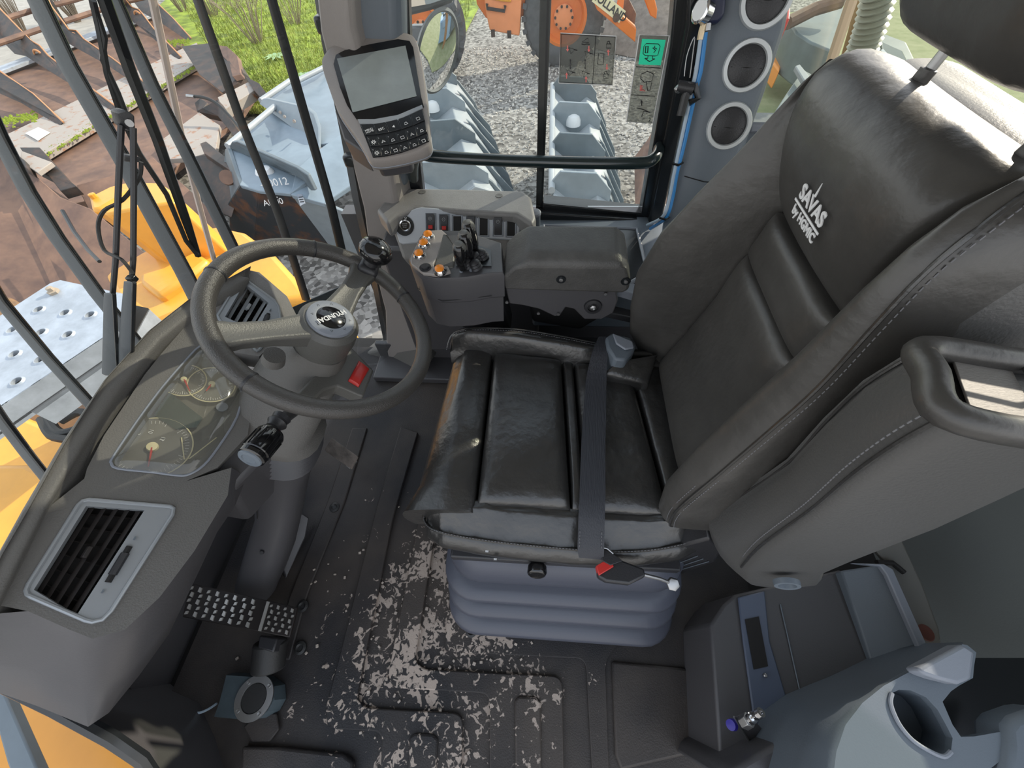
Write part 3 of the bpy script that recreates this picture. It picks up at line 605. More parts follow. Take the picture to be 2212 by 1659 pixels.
# ---------------- folded armrest on the near side: padded bar standing along the backrest
AA = []   # (front inner, front outer, rear outer, rear inner)
inner = [(1528, 1118, .215), (1600, 1074, .215), (1705, 1002, .215), (1785, 915, .215), (1870, 835, .215), (1978, 768, .215)]
outer = [(1575, 1235, .150), (1640, 1180, .148), (1790, 1080, .148), (1900, 990, .148), (1990, 925, .148), (2062, 885, .148)]
for (a, b) in zip(inner, outer):
    A = Wy(*a); B = Wy(*b); B.z = A.z + (B.z - A.z) * .5
    AA.append((A, B))
rings = []
dp = [.125, .145, .150, .148, .140, .130]
for k, (A, B) in enumerate(AA):
    D = V((dp[k], 0, -.02 if k else .02)); md = (A + B) / 2 + V((-.010, -.004, 0))
    rings.append([A + V((.012, .006, 0)), A, md, B, B + V((.02, -.010, 0)), B + D * .6 + V((0, -.012, 0)), B + D, A + D])
m = M(); rings = [cr(r, 3, True) for r in rings]
c0 = sum(rings[0], V()) / len(rings[0]); lowm = [c0 + (p - c0) * 1.0 + V((.020, -.008, -.050)) for p in rings[0]]; low = [c0 + (p - c0) * .82 + V((.045, -.010, -.100)) for p in rings[0]]
arm = build('armrest', m.loft([low, lowm] + rings), K['leather_gray'], seat, ang=1.0)
sb = [B + V((-.001, -.001, 0)) for A, B in AA]; sa = [A + V((-.001, .001, 0)) for A, B in AA]
build('piping', M().tube(cr(sb, 6), .0018, 6), K['leather'], arm); stitches('stitching', sb, arm, off=(-.004, .006, 0)); build('piping', M().tube(cr(sa, 6), .0015, 6), K['leather'], arm)
# open top end: rolled leather rim round a metal plate
A, B = AA[-1]; D = V((dp[-1], 0, -.02)); up = V((0, 0, .008))
rim = cr([A + up, (A + B) / 2 + up + V((-.006, 0, .004)), B + up, B + D * .5 + up + V((0, -.008, 0)), B + D + up, (A + B) / 2 + D + up, A + D + up, A + D * .5 + up], 5, True)
build('rolled_rim', M().tube(rim, .0105, 14, loop=True), K['leather_back'], arm, ang=1.4)
build('metal_plate', M().prism([A + D * .18 + V((0, -.004, .004)), B + D * .18 + V((0, .006, .004)), B + D * .55 + V((0, .004, .004)), A + D * .55 + V((0, -.004, .004))], (0, 0, .002)), K['plate'], arm, bevel=.0006)
build('metal_plate_edge', M().tube([A + D * .60 + V((0, -.002, .010)), B + D * .60 + V((0, .004, .010))], .0018, 6), K['steel'], arm)
# pivot grommet
g = Wy(1697, 1252, .128); build('pivot_grommet', M().lathe([(.019, -.004), (.0185, .004), (.013, .004), (.011, -.004), (.001, -.006)], g + V((0, -.006, 0)), (-.1, -1, .1), 28), K['trim'], arm)
# recliner cover, buckle, belt, knobs
def plate(name, P, vec, m, par=seat, bev=.003): return build(name, M().prism(P, vec), K[m] if isinstance(m, str) else m, par, bevel=bev)
plate('recliner_cover', [Wy(*p, .20) for p in ((1402, 1215), (1440, 1188), (1535, 1165), (1560, 1190), (1545, 1215), (1470, 1242), (1415, 1240))], (0, .05, 0), 'blackpl', bev=.006)
for i in range(4): build('cover_rib', M().tube([Wy(1432 + i * 9, 1222 + i * 4, .198), Wy(1495 + i * 12, 1195 + i * 6, .198)], .0010, 5), K['trim'], seat)
build('adjust_knob', M().lathe([(.004, -.01), (.016, 0), (.021, .004), (.022, .018), (.019, .024), (.001, .025)], Wy(1160, 1232, .155) + V((0, .012, 0)), (0, -1, .25), 10), K['gloss'], seat, bevel=.003)
for p in ((1052, 1190), (1070, 1207)): build('screw', M().lathe([(.005, 0), (.004, .003), (.001, .003)], Wy(*p, .160), (0, -1, 0), 10), K['steel'], seat)
# seat belt: strap lying across the cushion from the far retractor to the near buckle
bp_ = [(1302, 728, .535), (1296, 760, .535), (1288, 820, .510), (1284, 900, .502), (1281, 980, .502), (1280, 1060, .500), (1278, 1110, .492), (1277, 1150, .478), (1276, 1185, .462), (1277, 1206, .448)]
cpt = [Wz(x, y, z) for x, y, z in bp_]; wd = [.009, .018, .024, .0255, .0255, .0255, .0255, .0255, .0255, .024]
Lr = []
cc = cr(cpt, 5)
for i, p in enumerate(cc):
    w = wd[min(i // 5, 9)] * (1 - (i % 5) / 5) + wd[min(i // 5 + 1, 9)] * ((i % 5) / 5)
    t = (cc[min(i + 1, len(cc) - 1)] - cc[max(i - 1, 0)]).normalized(); s_ = V((1, -.03, 0)); n_ = s_.cross(t).normalized()
    if n_.z < 0: n_ = -n_
    Lr.append([p - s_ * w, p + s_ * w, p + s_ * w + n_ * .0016, p - s_ * w + n_ * .0016])
belt = thing('seat_belt', 'dark webbing lap belt lying across the black seat cushion', 'seat belt', cpt[4])
build('webbing', M().loft(Lr), K['belt'], belt, smooth=False)
tng = build('latch_tongue', M().prism([Wz(*p, .45) for p in ((1300, 1185), (1322, 1196), (1345, 1212), (1318, 1222), (1300, 1212))], (0, 0, .004)), K['blackpl'], belt, bevel=.001)
build('tongue_edge', M().tube([Wz(*p, .456) for p in ((1300, 1190), (1302, 1183), (1312, 1185), (1325, 1196))], .0018, 6), K['steel'], belt)
stitches('sewn_patch', [cpt[7] + V((-.022, 0, .004)), cpt[8] + V((-.022, 0, .004))], belt); stitches('sewn_patch', [cpt[7] + V((.020, 0, .004)), cpt[8] + V((.020, 0, .004))], belt)
bk = thing('belt_buckle', 'black belt buckle with red press button beside the seat base', 'belt buckle', Wz(1330, 1230, .38))
P1 = [Wz(*p, .448) for p in ((1290, 1222), (1322, 1202), (1392, 1228), (1395, 1245), (1360, 1262), (1310, 1256), (1292, 1246))]
build('housing', M().prism(P1, (0, 0, -.022)), K['blackpl'], bk, bevel=.004)
build('press_button', M().prism([Wz(*p, .452) for p in ((1288, 1222), (1319, 1203), (1326, 1224), (1294, 1243))], (0, 0, -.02)), K['red'], bk, bevel=.0015)
build('stalk', M().tube([Wz(1385, 1240, .435), Wz(1425, 1250, .42), Wz(1455, 1262, .40)], .0035, 8), K['steel'], bk)
build('bolt', M().lathe([(.013, 0), (.013, .008), (.008, .010), (.001, .010)], Wz(1452, 1260, .40), (0, -.5, .9), 6), K['steel'], bk, bevel=.001)
rt_ = thing('belt_retractor', 'grey belt retractor housing with glossy cap at the far rear of the cushion', 'belt retractor', Wz(1345, 750, .50))
build('housing', M().prism([Wz(*p, .55) for p in ((1308, 728), (1322, 718), (1362, 728), (1374, 745), (1370, 758), (1352, 778), (1328, 776), (1312, 750))], (0, 0, -.07)), K['trim'], rt_, bevel=.006)
build('cap', M().prism([Wz(*p, .552) for p in ((1322, 722), (1366, 740), (1369, 754), (1350, 758), (1330, 745))], (0, 0, .006)), K['trimlt'], rt_, bevel=.003)
# leather flap behind retractor
pad('rear_flap', [Wz(1300, 812, .50), Wz(1400, 835, .49), Wz(1420, 768, .52), Wz(1330, 785, .52)], .012)
# ================================================================== steering wheel
WC = V((-.3949, .4973, .7474)); WN = V((sin(.607) * cos(.1327), sin(.607) * sin(.1327), cos(.607)))
WX = V((0, 1, 0)).cross(WN).normalized(); WYv = WN.cross(WX)
def wp(a, r, h=0):                                 # polar point on the wheel plane
    return WC + WX * (r * cos(a)) + WYv * (r * sin(a)) + WN * h
def wang(px, py):
    p = Wp(px, py, WC, WN) - WC; return math.atan2(p.dot(WYv), p.dot(WX)), p.length
wh = thing('steering_wheel', 'black three spoke steering wheel with spinner knob on a tilting column', 'steering wheel', WC - WN * .06)
RR = .1885; tr_ = .0165
build('rim', M().tube([wp(2 * pi * i / 72, RR) for i in range(72)], tr_, 16, loop=True), K['rimrub'], wh)
for (x, y) in ((678, 540), (455, 590), (551, 815), (874, 642)):
    a, _ = wang(x, y); build('rim_joint', M().tube([wp(a - .012, RR), wp(a, RR), wp(a + .012, RR)], [tr_ + .0005, tr_ + .0012, tr_ + .0005], 16), K['blackpl'], wh)
def spoke(name, px, py, w0, w1):
    a, _ = wang(px, py); rings = []
    for t, w, h0, h1 in ((.10, w0 * 1.25, -.035, .000), (.30, w0, -.030, .002), (.55, w0 * .8, -.022, .002), (.80, w0 * .85, -.014, .006), (1.0, w1, -.010, .012)):
        r = RR * t; c = wp(a, r); s = WN.cross((wp(a, 1) - WC)).normalized()
        rings.append([c + s * (-w) + WN * h0, c + s * w + WN * h0, c + s * w + WN * (h1 - .004), c + s * (w * .75) + WN * h1, c + s * (w * .35) + WN * (h1 - .003), c - s * (w * .35) + WN * (h1 - .003), c - s * (w * .75) + WN * h1, c - s * w + WN * (h1 - .004)])
    return build(name, M().loft(rings), K['spoke'], wh, bevel=.002)
spoke('spoke', 480, 725, .026, .030); spoke('spoke', 785, 585, .026, .034)
hubm = M().lathe([(.052, -.07), (.056, -.035), (.054, -.004), (.046, .006), (.001, .006)], WC, WN, 40)
build('hub', hubm, K['spoke'], wh)
# inner lower spoke boss towards the column bracket
build('hub_ring', M().lathe([(.0425, .005), (.041, .012), (.036, .014), (.026, .013), (.025, .009)], WC, WN, 40), K['trimlt'], wh)
build('horn_pad', M().lathe([(.026, .008), (.025, .014), (.018, .0165), (.001, .0175)], WC, WN, 36), K['gloss'], wh)
hd = (Wp(742, 712, WC, WN) - Wp(683, 712, WC, WN))
a0 = Wp(679, 716, WC, WN); a1 = Wp(736, 694, WC, WN); xd = (a0 - a1)     # the name reads upside down towards the camera
text('lettering', 'HYUNDAI', .0135, K['white'], wh, (WC + WN * .0172)[:], (a0 - a1)[:], (WN.cross(a0 - a1))[:], .0004, .0003)
for k in range(8):
    a = k * pi / 4 + .3; build('hub_arrow', M().tube([wp(a - .06, .031, .0135), wp(a, .036, .0135), wp(a + .06, .031, .0135)], .0006, 4), K['dark'], wh)
# spinner knob
a, _ = wang(795, 582); kb = wp(a, RR, .012); kd = V((WN.x, WN.y, WN.z)) 
build('knob_clamp', M().box(wp(a, RR, .004), (.045, .05, .03), Matrix((WX, WYv, WN)).transposed()), K['blackpl'], wh, bevel=.01)
build('knob_stem', M().lathe([(.017, 0), (.016, .012), (.013, .022), (.013, .030)], kb, WN, 24), K['blackpl'], wh)
build('spinner_knob', M().lathe([(.001, .022), (.024, .024), (.0335, .034), (.0355, .043), (.032, .053), (.022, .061), (.010, .0645), (.001, .0655)], kb, WN, 36), K['gloss'], wh)
# ================================================================== steering column
co = thing('steering_column', 'dark plastic steering column with ribbed gaiter rising from the floor', 'steering column', (-.75, .3, 0))
def ell(c, rx, ry, ax, n=20, sq=.75):
    ax = V(ax).normalized(); u = V((0, 1, 0)); u = (u - ax * u.dot(ax)).normalized(); w = u.cross(ax)
    out = []
    for i in range(n):
        a = 2 * pi * i / n; cx = math.copysign(abs(cos(a)) ** sq, cos(a)); sy = math.copysign(abs(sin(a)) ** sq, sin(a)); out.append(V(c) + u * (rx * sy) + w * (ry * cx))
    return out
def cmid(p, q, z): return (Wz(*p, z) + Wz(*q, z)) / 2, (Wz(*p, z) - Wz(*q, z)).length / 2
hc = WC - WN * .07
build('column_head', M().loft([ell(hc, .050, .05, WN), ell(hc - WN * .04 + V((-.01, 0, 0)), .066, .066, WN), ell(hc - WN * .09 + V((-.02, -.005, 0)), .075, .080, WN), ell(Wz(612, 905, .56) + V((-.02, 0, 0)), .080, .085, (.5, .1, .85)), ell(Wz(612, 925, .52), .080, .085, (.45, .12, .9))]), K['dashpl'], co, ang=1)
rings = []
for i in range(11):
    t = i / 10; c = Wz(611 + 3 * t, 925 + 45 * t, .52 - .09 * t); s = .080 + (.006 if i % 2 else -.005)
    rings.append(ell(c, s, s * .95, (.4, .15, .9), 24))
build('ribbed_gaiter', M().loft(rings), K['dashlo'], co, ang=.3)
low = [ell(Wz(613, 970, .43), .072, .075, (.3, .3, .9)), ell(Wz(612, 1030, .33), .058, .058, (.2, .5, .8)), ell(Wz(604, 1110, .22), .055, .052, (.1, .6, .7)), ell(Wz(585, 1180, .12), .062, .060, (.0, .5, .8)), ell(Wz(566, 1235, .05), .068, .062, (0, .3, .9)), ell(Wz(560, 1248, .012), .070, .064, (0, 0, 1))]
build('lower_cover', M().loft(low), K['dashlo'], co, ang=1)
build('cover_joint', M().tube([Wz(560, 1000, .47), Wz(553, 1060, .38), Wz(556, 1120, .28)], .0012, 5), K['dark'], co)
build('screw', M().lathe([(.006, 0), (.005, .003), (.001, .003)], Wz(566, 1193, .19), (.2, -.6, .7), 10), K['blackpl'], co)
# switch wing with red hazard switch
wg = [Wz(*p, .60) for p in ((700, 800), (768, 745), (808, 800), (785, 857), (712, 828), (690, 862), (640, 850))]
build('switch_wing', M().prism([Wp(x, y, WC - WN * .10, WN) for x, y in ((700, 790), (755, 745), (808, 800), (785, 857), (730, 833), (700, 842), (680, 862), (640, 852))], WN * -.035), K['spoke'], co, bevel=.004)
pz = WC - WN * .098; build('hazard_switch', M().pillow(quad(*[Wp(x, y, pz, WN) for x, y in ((752, 822), (775, 836), (798, 797), (775, 779))]), WN, .008, 8, 8, 4, .012), K['red'], co)
build('tilt_boss', M().lathe([(.02, 0), (.018, .02), (.001, .02)], Wp(590, 780, WC - WN * .08, WN), WN, 16), K['dashpl'], co)
# indicator stalk
s0 = Wz(640, 885, .60); s1 = WD(600, 912, .68); s2_ = WD(592, 930, .66); s3 = WD(540, 990, .615)
sk = thing('indicator_stalk', 'glossy black ribbed stalk lever with round end cap below the steering wheel', 'stalk lever', s1)
build('stalk_root', M().tube([s0, s1], .011, 14), K['blackpl'], sk)
ax = (s3 - s2_).normalized(); ln = (s3 - s2_).length
build('stalk_neck', M().lathe([(.016, -.012), (.014, -.004), (.017, .002), (.013, .008), (.012, .014)], s1, ax, 20), K['blackpl'], sk)
build('stalk_grip', M().lathe([(.010, 0), (.019, .004), (.0225, .010), (.0225, ln * .8), (.020, ln * .84), (.0225, ln * .87), (.022, ln - .002), (.019, ln), (.001, ln)], s2_, ax, 28), K['gloss'], sk)
build('end_cap', M().lathe([(.019, 0), (.018, .002), (.012, .003), (.011, .0015), (.001, .002)], s3, ax, 28), K['trim'], sk)
u = ax.orthogonal().normalized(); w = ax.cross(u)
for k in range(14):
    a = 2 * pi * k / 14; d = u * cos(a) + w * sin(a); build('grip_rib', M().tube([s2_ + ax * .016 + d * .0225, s2_ + ax * (ln * .78) + d * .0225], .0012, 5), K['gloss'], sk)
# ================================================================== dashboard
DP = V((-.74, 0, .715)); DNn = V((.53, 0, .85)).normalized()
def dp_(x, y, h=0): return Wp(x, y, DP + DNn * h, DNn)
da = thing('dashboard', 'dark grey dashboard with curved rim, clear instrument cover and two outlet panels', 'dashboard', (-.70, .3, .1))
outer_l = [(-60, 1335), (5, 1200), (60, 1105), (140, 960), (230, 820), (325, 715), (410, 648), (490, 605), (540, 578)]
inner_l = [(-20, 1330), (40, 1215), (90, 1110), (185, 955), (262, 845), (345, 745), (415, 688), (480, 655), (520, 630)]
rings = []
for a, b in zip(outer_l, inner_l):
    A = dp_(*a, .012); B = dp_(*b, .0); m_ = (A + B) / 2
    rings.append(cr([A + V((-.02, 0, -.05)), A + V((-.008, 0, -.012)), A + V((.004, 0, .004)), m_ + V((-.006, 0, .012)), m_ + V((.012, 0, .002)), B + V((.004, 0, -.002)), B + V((0, 0, -.02)), m_ + V((0, 0, -.06))], 3, True))
build('rim_moulding', M().loft(rings), K['dashpl'], da, ang=1.0)
# rear panel surface between rim and lens/pods: cluster bezel with an opening
lens = [(241, 1000), (246, 985), (300, 905), (350, 838), (400, 780), (432, 748), (465, 742), (505, 790), (522, 840), (512, 900), (470, 968), (440, 1005), (410, 1024), (385, 1027), (330, 1020), (255, 1012)]
panel = [(188, 1012), (225, 940), (262, 885), (312, 810), (345, 768), (400, 705), (440, 672), (462, 700), (492, 765), (535, 800), (550, 850), (535, 940), (470, 1010), (400, 1040), (300, 1036), (182, 1034)]
pl = [dp_(*p) for p in panel]
build('cluster_recess', M().prism([dp_(*p, -.045) for p in lens], DNn * -.004), mat('instrument dial face', (.11, .108, .098), .5, var=.35, vscale=12), da)
# bezel ring = panel minus lens, via bmesh hole fill
def holed(outer, inner, depth, n):
    bm = bmesh.new()
    oe = [bm.verts.new(p) for p in outer]; ie = [bm.verts.new(p) for p in inner]; ed = []
    for L_ in (oe, ie):
        for i in range(len(L_)): ed.append(bm.edges.new((L_[i], L_[(i + 1) % len(L_)])))
    r = bmesh.ops.triangle_fill(bm, edges=ed, use_beauty=True, use_dissolve=False)
    g = bmesh.ops.extrude_face_region(bm, geom=list(bm.faces)); bmesh.ops.translate(bm, verts=[v for v in g['geom'] if isinstance(v, bmesh.types.BMVert)], vec=V(n) * -depth)
    m = M(); bm.verts.index_update(); m.v = [v.co.copy() for v in bm.verts]; m.f = [[v.index for v in f.verts] for f in bm.faces]; bm.free(); return m
build('cluster_bezel', holed(pl, [dp_(*p) for p in lens], .045, DNn), K['dashpl'], da)
LP = [dp_(*p, .001) for p in lens]
lc = sum(LP, V()) / len(LP)
lm = M(); rgs = []
for k, h in ((1.0, 0), (.96, .004), (.8, .012), (.55, .016), (.25, .018)): rgs.append([lc + (p - lc) * k + DNn * h for p in LP])
lm.loft(rgs, True, False); lm.f.append([len(lm.v) - len(LP) + i for i in range(len(LP))]); build('clear_cover', lm, K['lens'], da, ang=1.2)
build('cover_rim', M().tube(cr(LP, 3, True), .0022, 6, loop=True), K['trimlt'], da)
# dials
def dial(x, y, r, ang, needle=True):
    c = dp_(x, y, -.04); u_ = V((0, 1, 0)); w_ = DNn.cross(u_)
    d = build('dial', M().lathe([(r, 0), (r, .002), (.001, .002)], c, DNn, 40), mat('dial disc', (.15, .147, .135), .5, var=.2, vscale=15), da)
    build('dial_ring', M().tube([c + DNn * .003 + (u_ * cos(2 * pi * i / 40) + w_ * sin(2 * pi * i / 40)) * r for i in range(40)], .0011, 5, loop=True), K['cream'], d)
    tk = M()
    for i in range(40):
        a = pi * .75 + 1.4 * pi * i / 39; e = u_ * cos(a) + w_ * sin(a); tk.tube([c + DNn * .0025 + e * r * (.8 if i % 5 else .72), c + DNn * .0025 + e * r * .90], .0004, 4)
    tag(build('scale_ticks', tk, K['white'], d), kind='stuff')
    build('needle_hub', M().lathe([(r * .16, 0), (r * .14, .008), (.001, .009)], c, DNn, 20), K['cream'], d)
    tip = dp_(*ang, -.034); build('needle', M().tube([c + DNn * .007, tip], [.0022, .0009], 6), K['red'], d)
dial(330, 967, .058, (320, 1008)); dial(398, 822, .036, (410, 845)); dial(458, 832, .040, (445, 845))
for n_, x, y in (('5', 299, 937), ('10', 327, 932), ('15', 352, 948)): text('numeral', n_, .009, K['white'], da, dp_(x, y, -.037)[:], (0, -1, 0), (-.85, 0, .53))
build('centre_display', M().prism([dp_(*p, -.042) for p in ((345, 880), (368, 850), (405, 880), (438, 905), (425, 925), (380, 930), (335, 900))], DNn * .006), K['carglass'], da)
for x, y in ((372, 915), (420, 800), (480, 880), (478, 850)): build('warning_lamp', M().lathe([(.010, 0), (.010, .003), (.001, .003)], dp_(x, y, -.043), DNn, 16), K['trimlt'], da)
build('dial_divider', M().tube([dp_(*p, -.036) for p in ((392, 945), (398, 992), (410, 990), (468, 945))], .001, 5), K['cream'], da)
build('indicator_window', M().box(dp_(278, 905, -.02), (.006, .008, .003)), K['white'], da)
# body below and the left pod with its outlet
pod = [(-70, 1500), (-60, 1335), (5, 1215), (100, 1095), (182, 1034), (300, 1036), (400, 1042), (470, 1030), (492, 1065), (470, 1110), (420, 1180), (370, 1290), (300, 1400), (200, 1372), (120, 1352), (60, 1330), (0, 1318)]
podt = [(-60, 1335), (0, 1210), (90, 1108), (182, 1034), (300, 1036), (400, 1040), (500, 1010), (492, 1070), (462, 1120), (420, 1190), (345, 1290), (270, 1360), (200, 1380), (150, 1360), (60, 1320), (0, 1308)]
VP = [(57, 1275), (62, 1262), (170, 1090), (192, 1079), (368, 1094), (376, 1102), (373, 1112), (240, 1320), (205, 1342), (190, 1342), (66, 1288)]
VO = [(73, 1274), (186, 1093), (312, 1102), (165, 1330)]
build('pod_face', holed([dp_(*p) for p in podt], [dp_(*p) for p in VP], .02, DNn), K['dashpl'], da, bevel=0)
body = [(q.x, q.y, q.z) for q in [dp_(*p, -.018) for p in podt]]
# pod flank: from face edge down to the footwell
edge = [dp_(*p) for p in ((500, 1010), (492, 1070), (462, 1120), (420, 1190), (345, 1290), (270, 1360), (200, 1380), (150, 1360), (60, 1320), (-60, 1330))]
low_ = [Wz(x, y, z) for x, y, z in ((540, 1040, .50), (500, 1100, .47), (455, 1160, .44), (415, 1260, .42), (365, 1370, .40), (300, 1460, .40), (235, 1540, .41), (190, 1570, .43), (80, 1525, .46), (-80, 1470, .48))]
bot_ = [p + V((-.16, .02, -.10)) for p in low_]
midr = [a.lerp(b, .5) + V((.018, -.008, .006)) for a, b in zip(edge, low_)]
top2 = [a.lerp(b, .12) + V((.008, -.003, .002)) for a, b in zip(edge, low_)]
build('pod_flank', M().loft([edge, top2, midr, low_, bot_], False, False), K['dashlo'], da, ang=1.2)
build('knee_panel', M().prism([dp_(x, y, -.02) for x, y in ((380, 1036), (520, 900), (550, 850), (560, 790), (640, 740), (700, 760), (600, 960), (500, 1060))], (-.10, 0, -.22)), K['dashlo'], da, bevel=.01)
def vent(face, openp, name, lab, slats, blade, sl0, sl1):
    t = thing(name, lab, 'air vent', dp_(*openp[0])); 
    F_ = [dp_(*p, .001) for p in face]
    build('surround', holed(F_, [dp_(*p, .001) for p in openp], .012, DNn), K['silver'], t)
    build('raised_lip', M().tube(F_, .0030, 8, loop=True), K['silver'], t)
    build('duct', M().prism([dp_(*p, -.03) for p in openp], DNn * -.003), K['dark'], t)
    a, b, c, d = [dp_(*p, -.006) for p in openp]        # a-b long side near rim, d-c the other
    for i in range(slats):
        k = (i + .5) / slats; p = a.lerp(d, k); q = b.lerp(c, k); dd = (d - a).normalized()
        build('louvre', M().prism([p - dd * .004 - DNn * .006, p + dd * .004, q + dd * .004, q - dd * .004 - DNn * .006], DNn * .0012), blade, t)
    for i in range(6):
        k = (i + .5) / 6; p = a.lerp(b, k) - DNn * .014; q = d.lerp(c, k) - DNn * .014
        build('rear_louvre', M().prism([p, q, q - DNn * .008, p - DNn * .008], (b - a).normalized() * .0012), K['grille'], t)
    mid = (a + b + c + d) / 4; build('louvre_tab', M().box(mid + DNn * .003, (.010, .016, .006), Matrix.Rotation(-.5, 3, 'Y')), blade, t, bevel=.001)
    s0_, s1_ = dp_(*sl0, .002), dp_(*sl1, .002)
    build('slider_slot', M().tube([s0_, s1_], .004, 8), K['dark'], t); build('slider_wheel', M().tube([s0_.lerp(s1_, .2), s0_.lerp(s1_, .8)], .0058, 10), K['blackpl'], t)
    for q, s in ((s0_, -1), (s1_, 1)): build('slider_symbol', M().box(q + (s1_ - s0_).normalized() * .012 * s, (.006, .005, .001), Matrix.Rotation(-.55, 3, 'Y')), K['trim'], t)
    return t
VP = [(60, 1284), (57, 1275), (62, 1262), (170, 1090), (179, 1082), (192, 1079), (368, 1094), (375, 1098), (373, 1112), (240, 1320), (222, 1338), (200, 1343), (186, 1340), (68, 1289)]
vent(VP, VO, 'air_vent', 'large rectangular dash air vent with dark louvres at the lower left pod', 5, K['grille'], (233, 1258), (280, 1180))
# right outlet pod behind the wheel
rp2 = [(440, 690), (470, 632), (530, 582), (560, 588), (620, 640), (640, 680), (632, 700), (560, 770), (500, 760)]
build('outlet_pod', holed([dp_(*p, .002) for p in rp2], [dp_(*p, .002) for p in ((484, 688), (526, 606), (584, 652), (546, 718))], .05, DNn), K['console'], da)
def vent2():
    global dp_
    vent([(474, 690), (470, 682), (518, 603), (524, 600), (592, 648), (602, 662), (606, 690), (585, 715), (550, 726), (500, 722)], [(486, 684), (528, 612), (580, 654), (545, 712)], 'air_vent', 'smaller dash air vent with bright louvres seen through the steering wheel', 4, K['silver'], (571, 700), (580, 678))
_o = dp_
def dp_(x, y, h=0): return _o(x, y, h + .004)
vent2()
build('lower_outlet_bezel', M().tube(cr([dp_(*p, 0) for p in ((545, 745), (560, 735), (572, 728), (568, 745), (556, 758))], 3, True), .003, 6, loop=True), K['silver'], da)
dp_ = _o
# rail at the foot of the windscreen, right of the outlet
tag(build('screen_rail', M().prism([Wy(628, 688, .80), Wy(628, 664, .82), Wy(738, 616, .98), Wy(752, 622, .98), Wy(740, 640, .97)], (-.01, .01, -.03)), K['guard'], bevel=.003), 'flat grey rail at the foot of the windscreen beyond the steering wheel', 'rail')
# ================================================================== monitor
MO = WD(812, 205, .80)
c_ = {k: WD(*p, d) for k, p, d in (('tl', (697, 150), .80), ('tr', (893, 80), .82), ('br', (926, 322), .79), ('bl', (800, 338), .77))}
Mx = ((c_['tr'] - c_['tl']).normalized()); MN = Mx.cross(c_['tl'] - c_['bl']).normalized(); 
if MN.y > 0: MN = -MN
MP = (c_['tl'] + c_['tr'] + c_['br'] + c_['bl']) / 4
mp = lambda x, y, h=0: Wp(x, y, MP + MN * h, MN)
mo = thing('monitor', 'grey framed display monitor with keypad mounted on the front right pillar', 'monitor', mp(812, 330))
out = [(694, 140), (698, 118), (716, 98), (750, 84), (800, 76), (850, 69), (882, 70), (899, 84), (910, 130), (920, 200), (928, 290), (930, 306), (920, 320), (880, 333), (830, 343), (803, 343), (792, 336), (778, 310), (765, 290), (745, 262), (725, 230), (710, 190)]
inn = [(721, 140), (726, 120), (745, 110), (800, 97), (860, 86), (885, 90), (893, 104), (900, 150), (910, 210), (916, 232), (860, 250), (800, 262), (770, 258), (750, 228), (735, 190)]
O_ = [mp(*p) for p in out]
oc = sum(O_, V()) / len(O_)
O2 = cr(O_, 3, True)
build('housing', M().loft([[oc + (p - oc) * k + MN * h for p in O2] for k, h in ((.80, -.05), (.97, -.035), (1.0, -.022), (1.0, -.006), (.985, -.001), (.95, 0))]), K['pillar'], mo, ang=.9)
build('edge_band', M().tube([oc + (p - oc) * 1.001 + MN * -.024 for p in O2], .0012, 5, loop=True), K['trimlt'], mo)
build('bezel', M().prism([mp(*p, .001) for p in inn], MN * .0015), K['gloss'], mo)
build('screen', M().prism([mp(*p, .003) for p in ((728, 127), (876, 99), (900, 208), (762, 243))], MN * .0006), mat('unlit grey screen', (.25, .28, .28), .30, var=.08, vscale=30), mo)
build('keypad_strip', M().prism([mp(*p, .002) for p in ((773, 259), (810, 259), (860, 250), (912, 228), (914, 235), (862, 260), (812, 269), (778, 269))], MN * .002), K['silver'], mo)
rowsK = [((778, 270), (913, 237), (919, 262), (790, 294)), ((792, 296), (919, 265), (923, 288), (801, 318)), ((802, 320), (923, 291), (927, 306), (806, 341))]
def ql(q, u, v): 
    a, b, c, d = [V((*p, 0)) for p in q]; p = a.lerp(b, u).lerp(d.lerp(c, u), v); s = -8 * (1 - (2 * u - 1) ** 2) * -1; return (p.x, p.y + s * .9)
build('keypad_base', M().prism([mp(*ql(rowsK[0], u, 0), .001) for u in (0, .25, .5, .75, 1)] + [mp(*ql(rowsK[2], u, 1), .001) for u in (1, .75, .5, .25, 0)], MN * .0012), K['frame'], mo)
